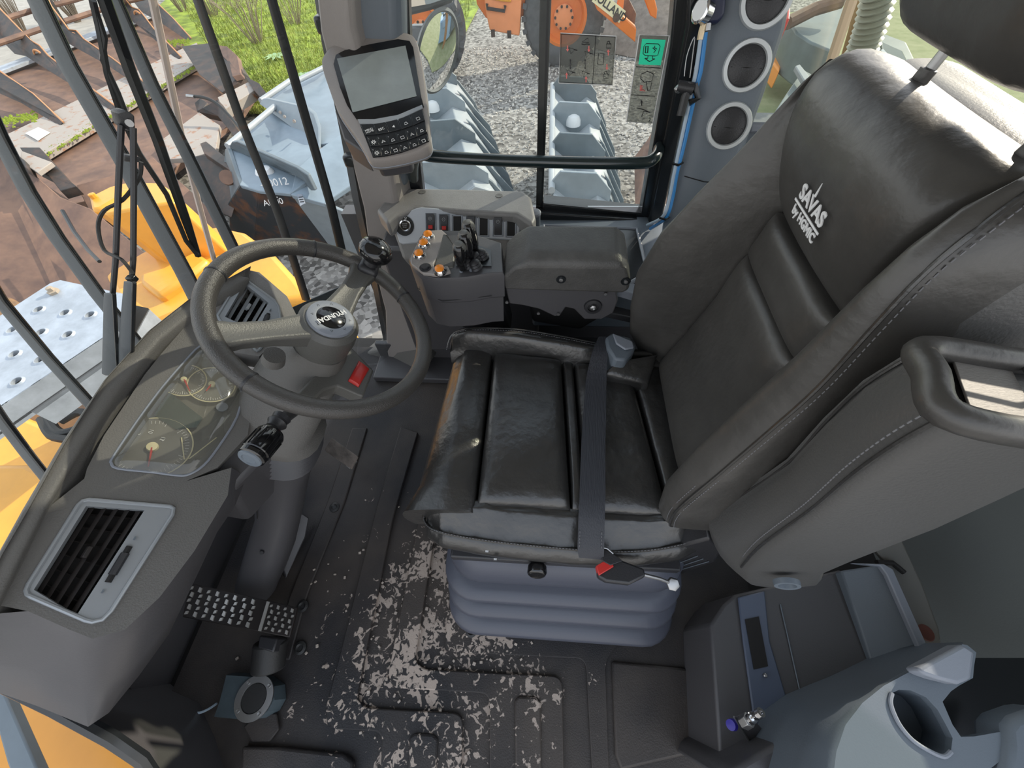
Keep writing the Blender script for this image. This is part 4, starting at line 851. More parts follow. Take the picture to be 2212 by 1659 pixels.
for r, q in enumerate(rowsK):
    nk = 5 if r == 0 else 6
    for i in range(nk):
        u0, u1 = (i + .03) / nk, (i + .97) / nk
        build('key', M().prism([mp(*ql(q, u0, .06), .002), mp(*ql(q, u1, .06), .002), mp(*ql(q, u1, .94), .002), mp(*ql(q, u0, .94), .002)], MN * .002), K['frame'], mo, bevel=.0006)
        c = mp(*ql(q, (u0 + u1) / 2, .52), .0045); xd = Mx; yd = MN.cross(xd); yd = yd if yd.z > 0 else -yd
        if r == 0 and i == 1: text('key_print', 'ESC', .0075, K['white'], mo, c[:], xd[:], yd[:], .0002)
        elif r == 0 and i == 0: text('key_print', 'MENU', .0058, K['white'], mo, (c + yd * .002)[:], xd[:], yd[:], .0002); text('key_print', 'HOME', .0058, K['white'], mo, (c - yd * .003)[:], xd[:], yd[:], .0002)
        elif r == 0 and i == 2: build('key_symbol', M().prism([c - xd * .003, c + xd * .002 + yd * .003, c + xd * .002 - yd * .003], MN * .0003), K['white'], mo)
        elif (r, i) in ((1, 0), (2, 0)):
            for k in range(8): a = k * pi / 4; e = xd * cos(a) + yd * sin(a); build('key_symbol', M().tube([c + e * .0032, c + e * .0052], .0005, 4), K['white'], mo)
            build('key_symbol', M().tube([c + (xd * cos(k * pi / 5) + yd * sin(k * pi / 5)) * .0024 for k in range(10)], .0005, 4, loop=True), K['white'], mo)
        else:
            k = (r * 7 + i) % 3; e = .0036
            P = [[-1, -.8, 1, -.8, .4, .6, -.5, .4], [-.9, -.9, .9, -.9, .9, .7, -.9, .7], [-1, -.7, 0, .9, 1, -.7, 0, -.2]][k]
            build('key_symbol', M().tube([c + xd * P[j] * e + yd * P[j + 1] * e for j in (0, 2, 4, 6)], .0005, 4, loop=True), K['white'], mo)
        if r: text('key_number', str((r - 1) * 5 + i + 1)[-1], .004, K['whited'], mo, mp(*ql(q, u0 + .02, .18), .0045)[:], xd[:], yd[:], .0002)
build('monitor_bracket', M().prism([mp(x, y, -.03) for x, y in ((722, 235), (790, 330), (775, 322), (742, 300))], -MN * .06), K['dashlo'], mo, bevel=.004)
build('monitor_arm', M().prism([mp(x, y, -.04) for x, y in ((790, 200), (870, 190), (880, 320), (800, 330))], -MN * .08), K['dashlo'], mo, bevel=.01)
# ================================================================== right hand console with switches
cs = thing('side_console', 'warm grey side console with a silver switch panel below the side window', 'console', (-.22, .98, .3))
CT = .685
ct = [(812, 452), (840, 420), (885, 405), (1000, 407), (1130, 411), (1148, 425), (1158, 470), (1150, 485), (1115, 462), (1000, 456), (900, 447), (858, 462), (835, 480)]
build('console_top', M().prism([Wz(*p, CT) for p in ct], (0, 0, -.05)), K['console'], cs, bevel=.010, seg=4)
for p in ((912, 415), (1078, 423)): build('mount_hole', M().lathe([(.010, 0), (.010, .0012), (.006, .0012), (.001, .0004)], Wz(*p, CT), (0, 0, 1), 20), K['dashpl'], cs)
SP0 = Wz(980, 455, CT - .005); SN = V((0, -.72, .70)).normalized()
sp_ = lambda x, y, h=0: Wp(x, y, SP0 + SN * h, SN)
build('console_front', M().prism([sp_(*p, -.004) for p in ((835, 462), (870, 444), (900, 440), (1120, 452), (1148, 470), (1150, 560), (870, 560))], (0, .06, -.10)), K['console'], cs, bevel=.01)
build('console_lower', M().prism([(-.46, .92, .60), (0, .92, .60), (0, 1.08, .60), (-.46, 1.08, .60)], (0, 0, -.45)), K['dashlo'], cs, bevel=.01)
spn = [(845, 470), (900, 449), (910, 447), (1100, 462), (1112, 468), (1124, 490), (1120, 520), (1060, 516), (940, 520), (870, 528), (862, 524)]
# ignition
pan = build('switch_panel', M().prism([sp_(*p) for p in spn], SN * -.012), K['silverlt'], cs, bevel=.003)
c = sp_(874, 488, .001); build('ignition_plate', M().lathe([(.026, 0), (.025, .003), (.001, .003)], c, SN, 32), K['frame'], cs)
ig = build('start_button', M().lathe([(.0165, .002), (.0165, .006), (.0145, .009), (.0125, .008), (.0125, .006), (.001, .0065)], c + V((.003, 0, 0)), SN, 32), K['chrome'], cs)
build('button_face', M().lathe([(.0122, .0055), (.0118, .0072), (.001, .0075)], c + V((.003, 0, 0)), SN, 28), K['gloss'], ig)
yd = SN.cross(V((1, 0, 0))); yd = yd if yd.z > 0 else -yd
text('button_print', 'ENGINE', .0042, K['whited'], ig, (c + V((.003, 0, 0)) + SN * .008 + yd * .0045)[:], (1, 0, 0), yd[:], .0001); text('button_print', 'START', .0045, K['whited'], ig, (c + V((.003, 0, 0)) + SN * .008)[:], (1, 0, 0), yd[:], .0001); text('button_print', 'STOP', .0045, K['whited'], ig, (c + V((.003, 0, 0)) + SN * .008 - yd * .005)[:], (1, 0, 0), yd[:], .0001)
for s_, a in (('O', 2.6), ('I', 2.0), ('O', 1.35)): text('position_mark', s_, .008, K['white'], cs, (c + SN * .0034 + V((1, 0, 0)) * .0205 * cos(a) + yd * .0205 * sin(a))[:], (1, 0, 0), yd[:], .0002)
sw = [(931, 482, 'red'), (960, 484, 'red'), (988, 486, 'blank'), (1018, 487, 'sym'), (1045, 490, 'blank'), (1076, 489, 'sym'), (1104, 491, 'blank')]
labs = ['leftmost rocker switch with a red tab beside the start button', 'second rocker switch with a red tab on the silver panel', None, 'black rocker switch partly behind the control levers', None, 'black rocker switch with round symbol right of the control levers', None]
for i, (x, y, k) in enumerate(sw):
    c = sp_(x, y, 0); X_ = V((1, 0, 0)); w_, h_ = .0105, .022
    ring = [c + X_ * a + yd * b + SN * .001 for a, b in ((-w_ - .003, -h_ - .003), (w_ + .003, -h_ - .003), (w_ + .003, h_ + .003), (-w_ - .003, h_ + .003))]
    build('switch_frame', M().tube(ring, .0018, 6, loop=True), K['trimlt'], cs)
    if k == 'blank': build('blanking_plate', M().prism([c + X_ * a + yd * b for a, b in ((-w_, -h_), (w_, -h_), (w_, h_), (-w_, h_))], SN * .0015), K['dark'], cs)
    else:
        t = thing('rocker_switch', labs[i], 'switch', c, 'rocker switches on the side console')
        rk = [[c + X_ * s * w_ + yd * b + SN * h for b, h in ((-h_, 0), (-h_, .005), (-h_ * .4, .003), (h_ * .3, .005), (h_, .010), (h_, 0))] for s in (-1, 1)]
        build('rocker', M().loft(rk), K['blackpl'], t, bevel=.0015)
        if k == 'red': build('red_tab', M().prism([c + X_ * a + yd * b + SN * .0045 for a, b in ((-.006, -.016), (.006, -.016), (.006, -.006), (-.006, -.006))], SN * .0022), K['red'], t, bevel=.001)
        cc_ = c + yd * .010 + SN * .0085; build('symbol', M().tube([cc_ + X_ * .0042 * cos(q * pi / 5) + yd * .0042 * sin(q * pi / 5) for q in range(10)], .0005, 4, loop=True), K['whited'], t)
        build('symbol_mark', M().tube([cc_ - X_ * .002, cc_ + X_ * .002 + yd * .001], .0005, 4), K['whited'], t)
# small bottle cap like socket at console end
sc_ = thing('power_socket', 'round capped power socket standing at the rear end of the side console', 'socket', Wz(1160, 478, .62))
q = Wz(1158, 462, .665); build('body', M().cyl(q - V((0, 0, .05)), q, .012, 20), K['trim'], sc_); build('cap', M().lathe([(.013, 0), (.0135, .004), (.010, .008), (.001, .009)], q, (0, -.4, 1), 24), K['trimlt'], sc_)
# ================================================================== joystick armrest
PT = .705
jp = thing('control_pod', 'black control pod with orange ringed buttons and three finger levers ahead of the armrest', 'control pod', (-.2, .72, .45))
top = [(888, 575), (884, 560), (905, 520), (925, 502), (958, 498), (975, 512), (985, 545), (1000, 578), (1062, 568), (1064, 545), (1085, 530), (1088, 590), (1050, 588), (1010, 600), (945, 604), (912, 597)]
tp_ = [Wz(*p, PT) for p in top]
pc = sum(tp_, V()) / len(tp_)
hull = [Wz(*p, PT - .004) for p in ((888, 578), (882, 560), (905, 515), (925, 500), (1000, 500), (1085, 527), (1090, 592), (1058, 594), (1010, 603), (945, 606), (910, 599))]
build('pod_body', M().loft([[p + V((0, 0, h)) + (p - pc) * k for p in hull] for h, k in ((-.155, -.08), (-.07, -.05), (-.068, -.02), (-.006, 0), (.004, -.03))]), K['dashlo'], jp, bevel=.004)
build('pod_joint', M().tube([hull[0] + V((0, -.001, -.06)), hull[9] + V((0, -.002, -.06)), hull[7] + V((0, -.002, -.06))], .001, 4), K['dark'], jp)
bp0 = [Wz(*p, PT + .004) for p in ((890, 576), (888, 562), (907, 522), (926, 504), (955, 502), (966, 512), (955, 545), (938, 575), (940, 584), (968, 580), (975, 592), (948, 600), (915, 596))]
build('button_plate', M().prism(bp0, (0, 0, .008)), K['pillar'], jp, bevel=.002)
rg = [[Wz(*p, PT + z) for p, z in (((958, 500), .035), ((968, 512), .030), ((945, 565), .006), ((935, 572), .004))], [Wz(*p, PT + z) for p, z in (((966, 506), .034), ((990, 530), .006), ((982, 575), .002), ((945, 582), .004))]]
build('hand_rest', M().prism([Wz(957, 503, PT + .030), Wz(966, 506, PT + .030), Wz(986, 535, PT + .006), Wz(980, 576, PT + .004), Wz(940, 580, PT + .004), Wz(937, 572, PT + .006)], (0, 0, -.03)), K['spoke'], jp, bevel=.004)
for (x, y) in ((926, 512), (917, 530), (907, 553), (951, 587)):
    c = Wz(x, y, PT + .012); bt = build('button', M().lathe([(.0150, 0), (.0150, .004), (.0115, .010), (.010, .010)], c, (0, -.1, 1), 24), K['chrome'], jp); build('orange_cap', M().lathe([(.0105, .008), (.010, .012), (.005, .0145), (.001, .0150)], c, (0, -.1, 1), 20), K['orangebtn'], bt)
build('button', M().lathe([(.013, 0), (.013, .003), (.009, .003), (.009, .006), (.001, .0065)], Wz(919, 579, PT + .012), (0, 0, 1), 24), K['blackpl'], jp)
build('lever_plate', M().prism([Wz(*p, PT + .003) for p in ((985, 575), (990, 515), (1060, 540), (1062, 575))], (0, 0, .001)), K['frame'], jp)
for i, (bx, by, tx_, ty_) in enumerate(((1000, 582, 990, 525), (1018, 570, 1000, 500), (1030, 552, 1008, 478))):
    b = Wz(bx, by, PT + .005); t_ = WD(tx_, ty_, (b - CP).dot(FW) - .06)
    lv = thing('control_lever', ['nearest of the three black finger levers on the control pod', 'middle one of the three black finger levers on the control pod', 'farthest and tallest of the three black finger levers on the control pod'][i], 'lever', b, 'finger levers on the control pod')
    ax = (t_ - b).normalized(); rings = []
    for t, w, d in ((.0, .007, .007), (.25, .009, .009), (.3, .011, .015), (.6, .0135, .017), (.85, .013, .016), (.96, .010, .012), (1.0, .004, .005)):
        rings.append(ell(b.lerp(t_, t), d, w, ax, 14, .8))
    build('grip', M().loft(rings), K['gloss'], lv, ang=1); build('grip_top', M().lathe([(.0150, -.004), (.0140, .004), (.009, .012), (.001, .015)], t_ - ax * .012, ax, 16), K['spoke'], lv)
for i, (x, y) in enumerate(((1012, 574), (1030, 562), (1044, 556), (1030, 578))):
    b = Wz(x, y, PT + .004); build('lever_boot', M().lathe([(.014, 0), (.011, .004), (.013, .007), (.010, .011), (.012, .014), (.008, .019), (.004, .021)], b, (-.3, 0, 1), 18), K['blackpl'], jp)
build('label_plate', M().prism([Wz(*p, PT - .002) for p in ((990, 586), (1034, 577), (1035, 582), (992, 591))], (0, -.004, -.008)), K['gloss'], jp)
for x in (997, 1018, 1026): build('label_mark', M().lathe([(.004, 0), (.004, .001), (.001, .001)], Wz(x, 584 - (x - 997) * .12, PT + .0005) + V((0, -.004, 0)), (0, -.3, 1), 12), K['trimlt'], jp)
# armrest pad and bracket
ar = thing('joystick_armrest', 'broad black moulded armrest on a cranked bracket right of the seat cushion', 'armrest', (.06, .74, .45))
prof_t = [(1092, 520), (1130, 493), (1345, 493), (1366, 530), (1376, 580), (1378, 605), (1362, 620), (1330, 627), (1092, 625), (1083, 600)]
nearT = [Wz(1140, 546, .742), Wz(1340, 549, .742)]
ya = nearT[0].y; A0 = [V((-.082, ya + .005, .655)), V((-.084, ya, .695)), V((-.060, ya, .722)), V((-.030, ya, .742)), V((.165, ya, .742)), V((.185, ya, .725)), V((.198, ya, .690)), V((.202, ya, .662)), V((.19, ya, .650))]
far_ = [p + V((0, .085, .012)) for p in A0]
mid1 = [p + V((0, -.012, -.004 if p.z > .7 else 0)) for p in A0]
nr = [V((p.x * .995 + .0005, ya - .022, min(p.z, .728 if i in (3, 4) else p.z) - .001)) for i, p in enumerate(A0)]
build('pad', M().loft([nr, mid1, [p + V((0, .012, .004)) for p in A0], [p + V((0, .06, .008)) for p in A0], far_]), K['armpad'], ar, bevel=.008, seg=3)
for x, y in ((1212, 604), (1352, 608)):
    c = Wy(x, y, ya - .023); build('screw_recess', M().lathe([(.011, 0), (.010, -.002), (.0095, .0008), (.001, .0008)], c, (0, -1, 0), 20), K['frame'], ar); build('screw', M().lathe([(.005, 0), (.0045, .003), (.002, .0032), (.001, .001)], c, (0, -1, 0), 12), K['steel'], ar)
build('bracket', M().prism([Wy(*p, ya - .008) for p in ((1092, 622), (1330, 626), (1335, 650), (1325, 676), (1300, 690), (1262, 690), (1240, 668), (1222, 664), (1210, 682), (1198, 684), (1165, 668), (1130, 660), (1100, 656))], (0, .02, 0)), K['dashlo'], ar, bevel=.003)
c = Wy(1281, 663, ya - .012); build('pivot', M().lathe([(.022, -.004), (.020, .002), (.013, .003), (.012, -.001)], c, (0, -1, .1), 26), K['blackpl'], ar); build('pivot_bolt', M().lathe([(.008, 0), (.008, .006), (.004, .008), (.001, .005)], c, (0, -1, .1), 6), K['steel'], ar)
for x, y in ((1095, 652), (1163, 676), (1206, 678), (1308, 634)): build('bolt', M().lathe([(.004, 0), (.004, .003), (.001, .003)], Wy(x, y, ya - .012), (0, -1, 0), 8), K['steel'], ar)
build('arm_support', M().prism([V((-.04, .79, .60)), V((.17, .79, .62)), V((.20, .79, .50)), V((.12, .79, .42)), V((-.02, .79, .45))], (0, .08, 0)), K['dark'], ar, bevel=.01)
build('slide_rail', M().prism([V((.14, .74, .64)), V((.33, .76, .56)), V((.33, .80, .56)), V((.14, .78, .64))], (0, 0, -.025)), K['trimlt'], ar, bevel=.003)
build('slide_rail', M().prism([V((.12, .72, .58)), V((.34, .74, .50)), V((.34, .77, .50)), V((.12, .75, .58))], (0, 0, -.02)), K['blackpl'], ar, bevel=.003)
build('pod_column', M().prism([(-.24, .77, .56), (-.10, .77, .56), (-.10, .85, .56), (-.24, .85, .56)], (.02, 0, -.14)), K['blackpl'], jp, bevel=.01)
# ================================================================== cables and valve by the rear pillar
def pp(P, off): return [Wp(*p, V(BP) + BN * off, BN) for p in P]
tag(build('air_hose', M().tube(cr(pp([(1524, 70), (1514, 150), (1504, 190), (1478, 310), (1462, 375), (1452, 430), (1438, 470)], .020) + [Wz(1405, 494, .605)], 5), .0045, 10), K['blue']), 'blue air hose running down the edge of the rear pillar', 'hose')
tag(build('air_hose', M().tube(cr(pp([(1514, 80), (1504, 150), (1496, 190), (1470, 310), (1456, 375), (1446, 428), (1432, 468)], .022) + [Wz(1398, 486, .605)], 5), .0040, 10), K['hosegrey']), 'pale grey blue hose beside the blue one on the rear pillar', 'hose')
tie = M()
for (x, y) in ((1464, 355), (1436, 472), (1490, 200)):
    c = pp([(x, y)], .020)[0]; tag(build('cable_tie', M().tube([c + V((-.012, 0, .001)), c + V((0, -.008, .002)), c + V((.010, 0, .003)), c + V((0, .008, .002))], .0028, 6, loop=True), K['frame']), {355: 'black tie holding both hoses halfway down the rear pillar', 472: 'black tie holding both hoses at the foot of the rear pillar', 200: 'black tie holding both hoses just under the valve handle'}[y], 'cable tie')
vl = thing('air_valve', 'navy valve body with a round pressure gauge at the top of the rear pillar', 'valve', pp([(1530, 60)], .02)[0])
build('valve_body', M().prism(pp([(1524, -60), (1572, -60), (1566, 30), (1552, 50), (1524, 52), (1516, 30)], .028), -BN * .04), K['navy'], vl, bevel=.005)
g = pp([(1516, 22)], .030)[0]; build('gauge', M().lathe([(.020, -.012), (.021, .004), (.018, .006), (.001, .006)], g, V((-.85, -.4, .3)), 28), K['chrome'], vl); build('gauge_face', M().lathe([(.0165, .0062), (.001, .0064)], g, V((-.85, -.4, .3)), 24), K['white'], vl)
build('fitting', M().tube(pp([(1522, 48), (1516, 66), (1512, 86)], .022), .006, 8), mat('brass fitting', (.62, .50, .34), .35, metal=.6), vl); build('fitting', M().tube(pp([(1530, 50), (1528, 66)], .022), .006, 8), K['steel'], vl)
hm = thing('emergency_hammer', 'black emergency hammer clipped to the rear pillar with a wire loop', 'hammer', pp([(1478, 200)], .02)[0])
build('handle', M().tube(pp([(1492, 178), (1480, 210), (1470, 250)], .034), .0085, 10), K['blackpl'], hm); build('head', M().tube(pp([(1464, 186), (1498, 192)], .034), .011, 12), K['blackpl'], hm)
build('clip', M().tube(pp([(1500, 182), (1508, 212), (1488, 222)], .026), .007, 8), K['frame'], hm)
build('wire_loop', M().tube(cr(pp([(1478, 165), (1484, 120), (1500, 80), (1496, 120), (1490, 168)], .03), 4), .0011, 5), K['steel'], hm); build('steel_tip', M().lathe([(.008, 0), (.007, .006), (.001, .012)], pp([(1468, 192)], .034)[0], (-1, -.2, .1), 12), K['steel'], hm)
# ================================================================== pedals and floor hardware
pd = thing('brake_pedal', 'wide dark steel brake pedal with rows of bright raised studs', 'pedal', Wz(520, 1320, .06))
PZ = .135; pc4 = [Wz(*p, PZ) for p in ((409, 1259), (642, 1312), (625, 1377), (394, 1333))]
build('pedal_plate', M().prism(pc4, (0, 0, -.010)), K['grille'], pd, bevel=.002)
pf_ = quad(pc4[3], pc4[2], pc4[1], pc4[0])
stud = mat('worn bright stud', (.62, .60, .56), .35, metal=.6)
cm_ = (V(pc4[2]) - V(pc4[3])).normalized(); rm_ = (V(pc4[0]) - V(pc4[3])).normalized()
cols = [(-.93 + i * .165) for i in range(8)] + [.56 + i * .125 for i in range(4)]
base_me = None
for ci, u_ in enumerate(cols):
    for r_ in range(5):
        c = pf_(u_ + .03 * (r_ % 2), -.72 + r_ * .36) + V((0, 0, .0)); s = .0055 if ci < 8 else .0042; fl = 1 if (ci + r_) % 2 else -1
        build('stud', M().prism([c - cm_ * s * .9 - rm_ * s * .8, c + cm_ * s * .55 - rm_ * s * (.8 + .4 * fl), c + cm_ * s * .9 + rm_ * s * .9, c - cm_ * s * .3 + rm_ * s * (.9 + .3 * fl)], (0, 0, .004)), stud, pd)
build('bright_strip', M().prism([pf_(.44, -.95) + V((0, 0, .001)), pf_(.49, -.95) + V((0, 0, .001)), pf_(.52, .95) + V((0, 0, .001)), pf_(.47, .95) + V((0, 0, .001))], (0, 0, .003)), stud, pd)
build('pedal_arm', M().prism([Wz(*p, .12) for p in ((560, 1372), (600, 1378), (590, 1410), (556, 1400))], (0, 0, -.06)), K['blackpl'], pd, bevel=.004)
build('pedal_guard', M().tube([pc4[0] + V((0, 0, -.002)), pc4[0] + V((.004, .012, .012))], .004, 8), K['steel'], pd)
c = Wz(580, 1440, .02)
tag(build('rubber_stop', M().cyl(Wz(584, 1385, .085), Wz(579, 1447, .060), .039, 28), K['rubber'], bevel=.005), 'black cylindrical rubber stop standing in front of the brake pedal', 'rubber stop')
sb_ = thing('round_sensor_block', 'blue grey floor block with a round screwed metal ring in front of the rubber stop', 'floor switch', Wz(530, 1510, .0))
bz = .055; bp2 = [Wz(1 * (x / 2.517), 1000 + y / 2.517, bz) for x, y in ((1228, 1152), (1330, 1158), (1430, 1170), (1490, 1215), (1494, 1290), (1460, 1350), (1400, 1388), (1330, 1398), (1160, 1382), (1190, 1300))]
bc = sum(bp2, V()) / len(bp2)
build('block', M().loft([[bc + (p - bc) * k + V((0, 0, h)) for p in bp2] for h, k in ((-.045, 1.08), (-.003, 1.0), (0, .98))]), mat('blue grey painted block', (.060, .082, .095), .45, var=.2, vscale=20), sb_, ang=.5)
c = Wz(550, 1508, bz + .002); build('metal_ring', M().lathe([(.0465, 0), (.0465, .004), (.031, .004), (.030, .001)], c, (0, 0, 1), 40), K['steel'], sb_)
build('centre_disc', M().lathe([(.0305, 0), (.029, .003), (.001, .003)], c, (0, 0, 1), 32), K['rubber'], sb_)
for k in range(4): a = k * pi / 2 + .75; build('ring_screw', M().lathe([(.0045, .004), (.004, .006), (.001, .0055)], c + V((.039 * cos(a), .039 * sin(a), 0)), (0, 0, 1), 10), K['steel'], sb_)
tag(build('sensor_wire', M().tube(cr([Wz(468, 1520, .02), Wz(450, 1532, .015), Wz(430, 1540, .02), Wz(415, 1537, .02)], 4), .0028, 6), K['hosegrey']), 'pale wire end coming out of the blue grey floor block', 'wire')
bo = M().prism([Wz(*p, .012) for p in ((528, 1570), (546, 1602), (585, 1602), (605, 1575), (600, 1540), (560, 1540))], (0, 0, .006)); build('raised_pad', bo, K['mud'], mt, bevel=.003)
ac = thing('accelerator_pedal', 'worn dark pedal plate half hidden behind the steering column', 'pedal', Wz(735, 980, .06))
build('pedal_plate', M().prism([Wz(x, y, z) for x, y, z in ((716, 945, .16), (772, 985, .14), (758, 1012, .08), (700, 972, .10))], (0, .0, -.012)), mat('muddy pedal rubber', (.05, .045, .04), .7, col2=(.2, .17, .15), vscale=20), ac, bevel=.002)
build('pedal_hinge', M().tube([Wz(752, 1010, .06), Wz(768, 994, .06)], .010, 10), K['steel'], ac)
tag(build('floor_bracket', M().prism([Wz(x, y, z) for x, y, z in ((605, 1120, .10), (640, 1100, .10), (668, 1118, .04), (660, 1160, .02), (618, 1250, .015), (600, 1200, .02))], (-.01, 0, -.012)), K['dashlo'], bevel=.004), 'curved dark flap at the right foot of the steering column cover', 'column flap')
# ================================================================== left side: lower edge of the door opening
rail = [Wz(x, y, z) for x, y, z in ((-90, 1432, .46), (0, 1472, .44), (120, 1530, .40), (240, 1596, .35), (305, 1640, .30), (345, 1700, .24))]
struct('trim_5', M().tube(rail, .013, 8), K['frame'])
sl_a = [p + V((0, 0, .0)) for p in rail]; sl_c = [Wz(x, y, z) for x, y, z in ((-60, 1380, .30), (40, 1440, .28), (190, 1520, .22), (330, 1545, .15), (430, 1610, .06), (500, 1710, .0))]
sl_b = [a.lerp(c, .35) + V((.0, .01, .035)) for a, c in zip(sl_a, sl_c)]
struct('wall_left', M().loft([sl_a, sl_b, sl_c, [p + V((0, .02, -.3)) for p in sl_c]], False, False), K['dashlo'], ang=1.3)
fd = thing('orange_fender', 'orange painted fender panel outside below the door edge with a grey strap across it', 'fender', Wz(120, 1600, -.2))
build('fender_panel', M().prism([Wz(x, y, -.15) for x, y in ((-140, 1400), (20, 1470), (330, 1640), (380, 1760), (-200, 1760))], (0, 0, -.03)), K['fender'], fd)
build('grey_strap', M().prism([Wz(x, y, .0) for x, y in ((-30, 1440), (5, 1488), (82, 1665), (130, 1760), (60, 1760), (15, 1650), (-10, 1560))], (0, 0, -.03)), K['bucketdk'], fd, bevel=.004)
# ================================================================== rear left corner
rc = lambda x, y, z: Wz(1480 + x / 2.769, 1060 + y / 2.769, z)
bxp = thing('rear_floor_box', 'dark blue grey sheet steel box behind the seat with a rectangular slot and bolts', 'storage box', rc(600, 1000, 0))
T_ = [rc(150, 800, .20), rc(230, 680, .20), rc(300, 620, .20), rc(560, 560, .21), rc(940, 470, .22), rc(1152, 1130, .22), rc(640, 1420, .21), rc(300, 1625, .20), rc(210, 1640, .20)]
build('box_lid', M().prism(T_, (0, 0, -.20)), K['dashlo'], bxp, bevel=.006)
build('raised_band', M().prism([rc(310, 640, .206), rc(470, 600, .206), rc(500, 900, .206), rc(650, 1405, .206), rc(420, 1540, .206), rc(395, 1300, .206), rc(340, 900, .206)], (0, 0, .006)), mat('blue grey sheet steel', (.085, .105, .155), .4), bxp, bevel=.003)
build('slot', M().prism([rc(357, 770, .213), rc(440, 752, .213), rc(495, 1050, .213), rc(410, 1070, .213)], (0, 0, .001)), K['dark'], bxp)
build('fold_line', M().tube([rc(570, 680, .213), rc(620, 900, .213), rc(690, 1215, .213)], .0015, 5), K['trim'], bxp)
for x, y, r in ((1050, 1062, .010), (675, 1285, .007), (475, 1105, .004), (335, 1568, .006)): build('bolt', M().lathe([(r, 0), (r, .005), (r * .6, .007), (.001, .007)], rc(x, y, .214), (0, 0, 1), 12), K['blackpl'] if r > .006 else K['steel'], bxp)
ac2 = thing('air_coupling', 'steel quick release air coupling on a small folded bracket', 'coupling', rc(370, 1400, .21))
build('bracket', M().prism([rc(295, 1355, .27), rc(370, 1320, .28), rc(500, 1470, .21), rc(400, 1535, .21)], (0, 0, -.003)), K['dashlo'], ac2, bevel=.001)
build('bracket_edge', M().tube([rc(292, 1352, .275), rc(400, 1530, .215)], .0018, 6), K['steel'], ac2)
a_, b_ = rc(350, 1390, .28), rc(455, 1325, .33); ax = (b_ - a_).normalized(); l_ = (b_ - a_).length
build('hex_body', M().lathe([(.012, 0), (.012, l_ * .35), (.001, l_ * .35)], a_, ax, 6), K['steel'], ac2, bevel=.001)
build('nipple', M().lathe([(.009, l_ * .3), (.009, l_ * .5), (.007, l_ * .52), (.0085, l_ * .6), (.0065, l_ * .64), (.0065, l_ * .8), (.008, l_ * .84), (.0075, l_), (.004, l_), (.0035, l_ * .9)], a_, ax, 24), K['chrome'], ac2)
build('blue_button', M().lathe([(.010, 0), (.009, .010), (.001, .011)], rc(285, 1400, .245), (-.5, 0, .5), 16), mat('deep blue plastic', (.03, .02, .30), .4), ac2)
bh = thing('rear_cover_panel', 'light blue grey upright cover panel with folded top edge behind the storage box', 'panel', rc(1200, 800, 0))
build('cover', M().prism([rc(930, 478, .24), rc(1185, 440, .30), rc(1215, 455, .30), rc(1465, 990, .28), rc(1400, 1060, .26), rc(1158, 1150, .23)], (0, 0, -.05)), K['trim'], bh, bevel=.004)
build('folded_edge', M().prism([rc(1000, 432, .31), rc(1190, 438, .31), rc(1245, 470, .31), rc(1482, 1000, .29), rc(1440, 1025, .29), rc(1205, 500, .31), rc(1170, 452, .31)], (0, 0, -.012)), K['trimlt'], bh, bevel=.002)
build('back_plate', M().prism([rc(1090, 300, .27), rc(1270, 235, .30), rc(1420, 560, .28), rc(1520, 830, .26), rc(1532, 920, .25), rc(1500, 1000, .24), rc(1400, 1000, .24), rc(1200, 430, .26)], (.01, 0, -.02)), mat('grey brown plate', (.11, .11, .10), .5), bh, bevel=.003)
build('plate_slot', M().tube([rc(1145, 428, .275), rc(1240, 432, .275), rc(1310, 490, .275)], .006, 8), K['dark'], bh)
build('plate_hole', M().lathe([(.016, 0), (.014, .002), (.001, -.001)], rc(1440, 850, .275), (0, 0, 1), 16), mat('rusty bolt', (.10, .03, .02), .7), bh)
struct('wall_rear', M().prism([(1.02, -.5, -.1), (1.02, 1.0, -.1), (1.08, 1.0, .70), (1.08, -.5, .70)], (.05, 0, 0)), mat('grey green bulkhead', (.135, .150, .150), .5, bump=.1, bscale=300), smooth=False)
struct('trim_6', M().prism([(.98, -.5, .70), (.98, .97, .70), (1.16, .97, .70), (1.16, -.5, .70)], (0, 0, .035)), K['trimlt'], bevel=.012)
struct('trim_7', M().prism([(1.04, -.5, .735), (1.04, .97, .735), (1.10, .97, .80), (1.10, -.5, .80)], (.05, 0, 0)), K['trim'], bevel=.006)
ws = thing('warning_label', 'yellow edged warning label on the rear wall at the right picture edge', 'label', (1.0, .42, .8))
lp = [Wx(x, y, 1.035) for x, y in ((2190, 712), (2212, 686), (2270, 690), (2270, 790), (2215, 745))]
build('yellow_border', M().prism(lp, (-.002, 0, 0)), mat('label yellow', (.9, .65, .03), .5), ws); lc_ = sum(lp, V()) / 5
build('label_field', M().prism([lc_ + (p - lc_) * .86 + V((-.0025, 0, 0)) for p in lp], (-.001, 0, 0)), K['trim'], ws)
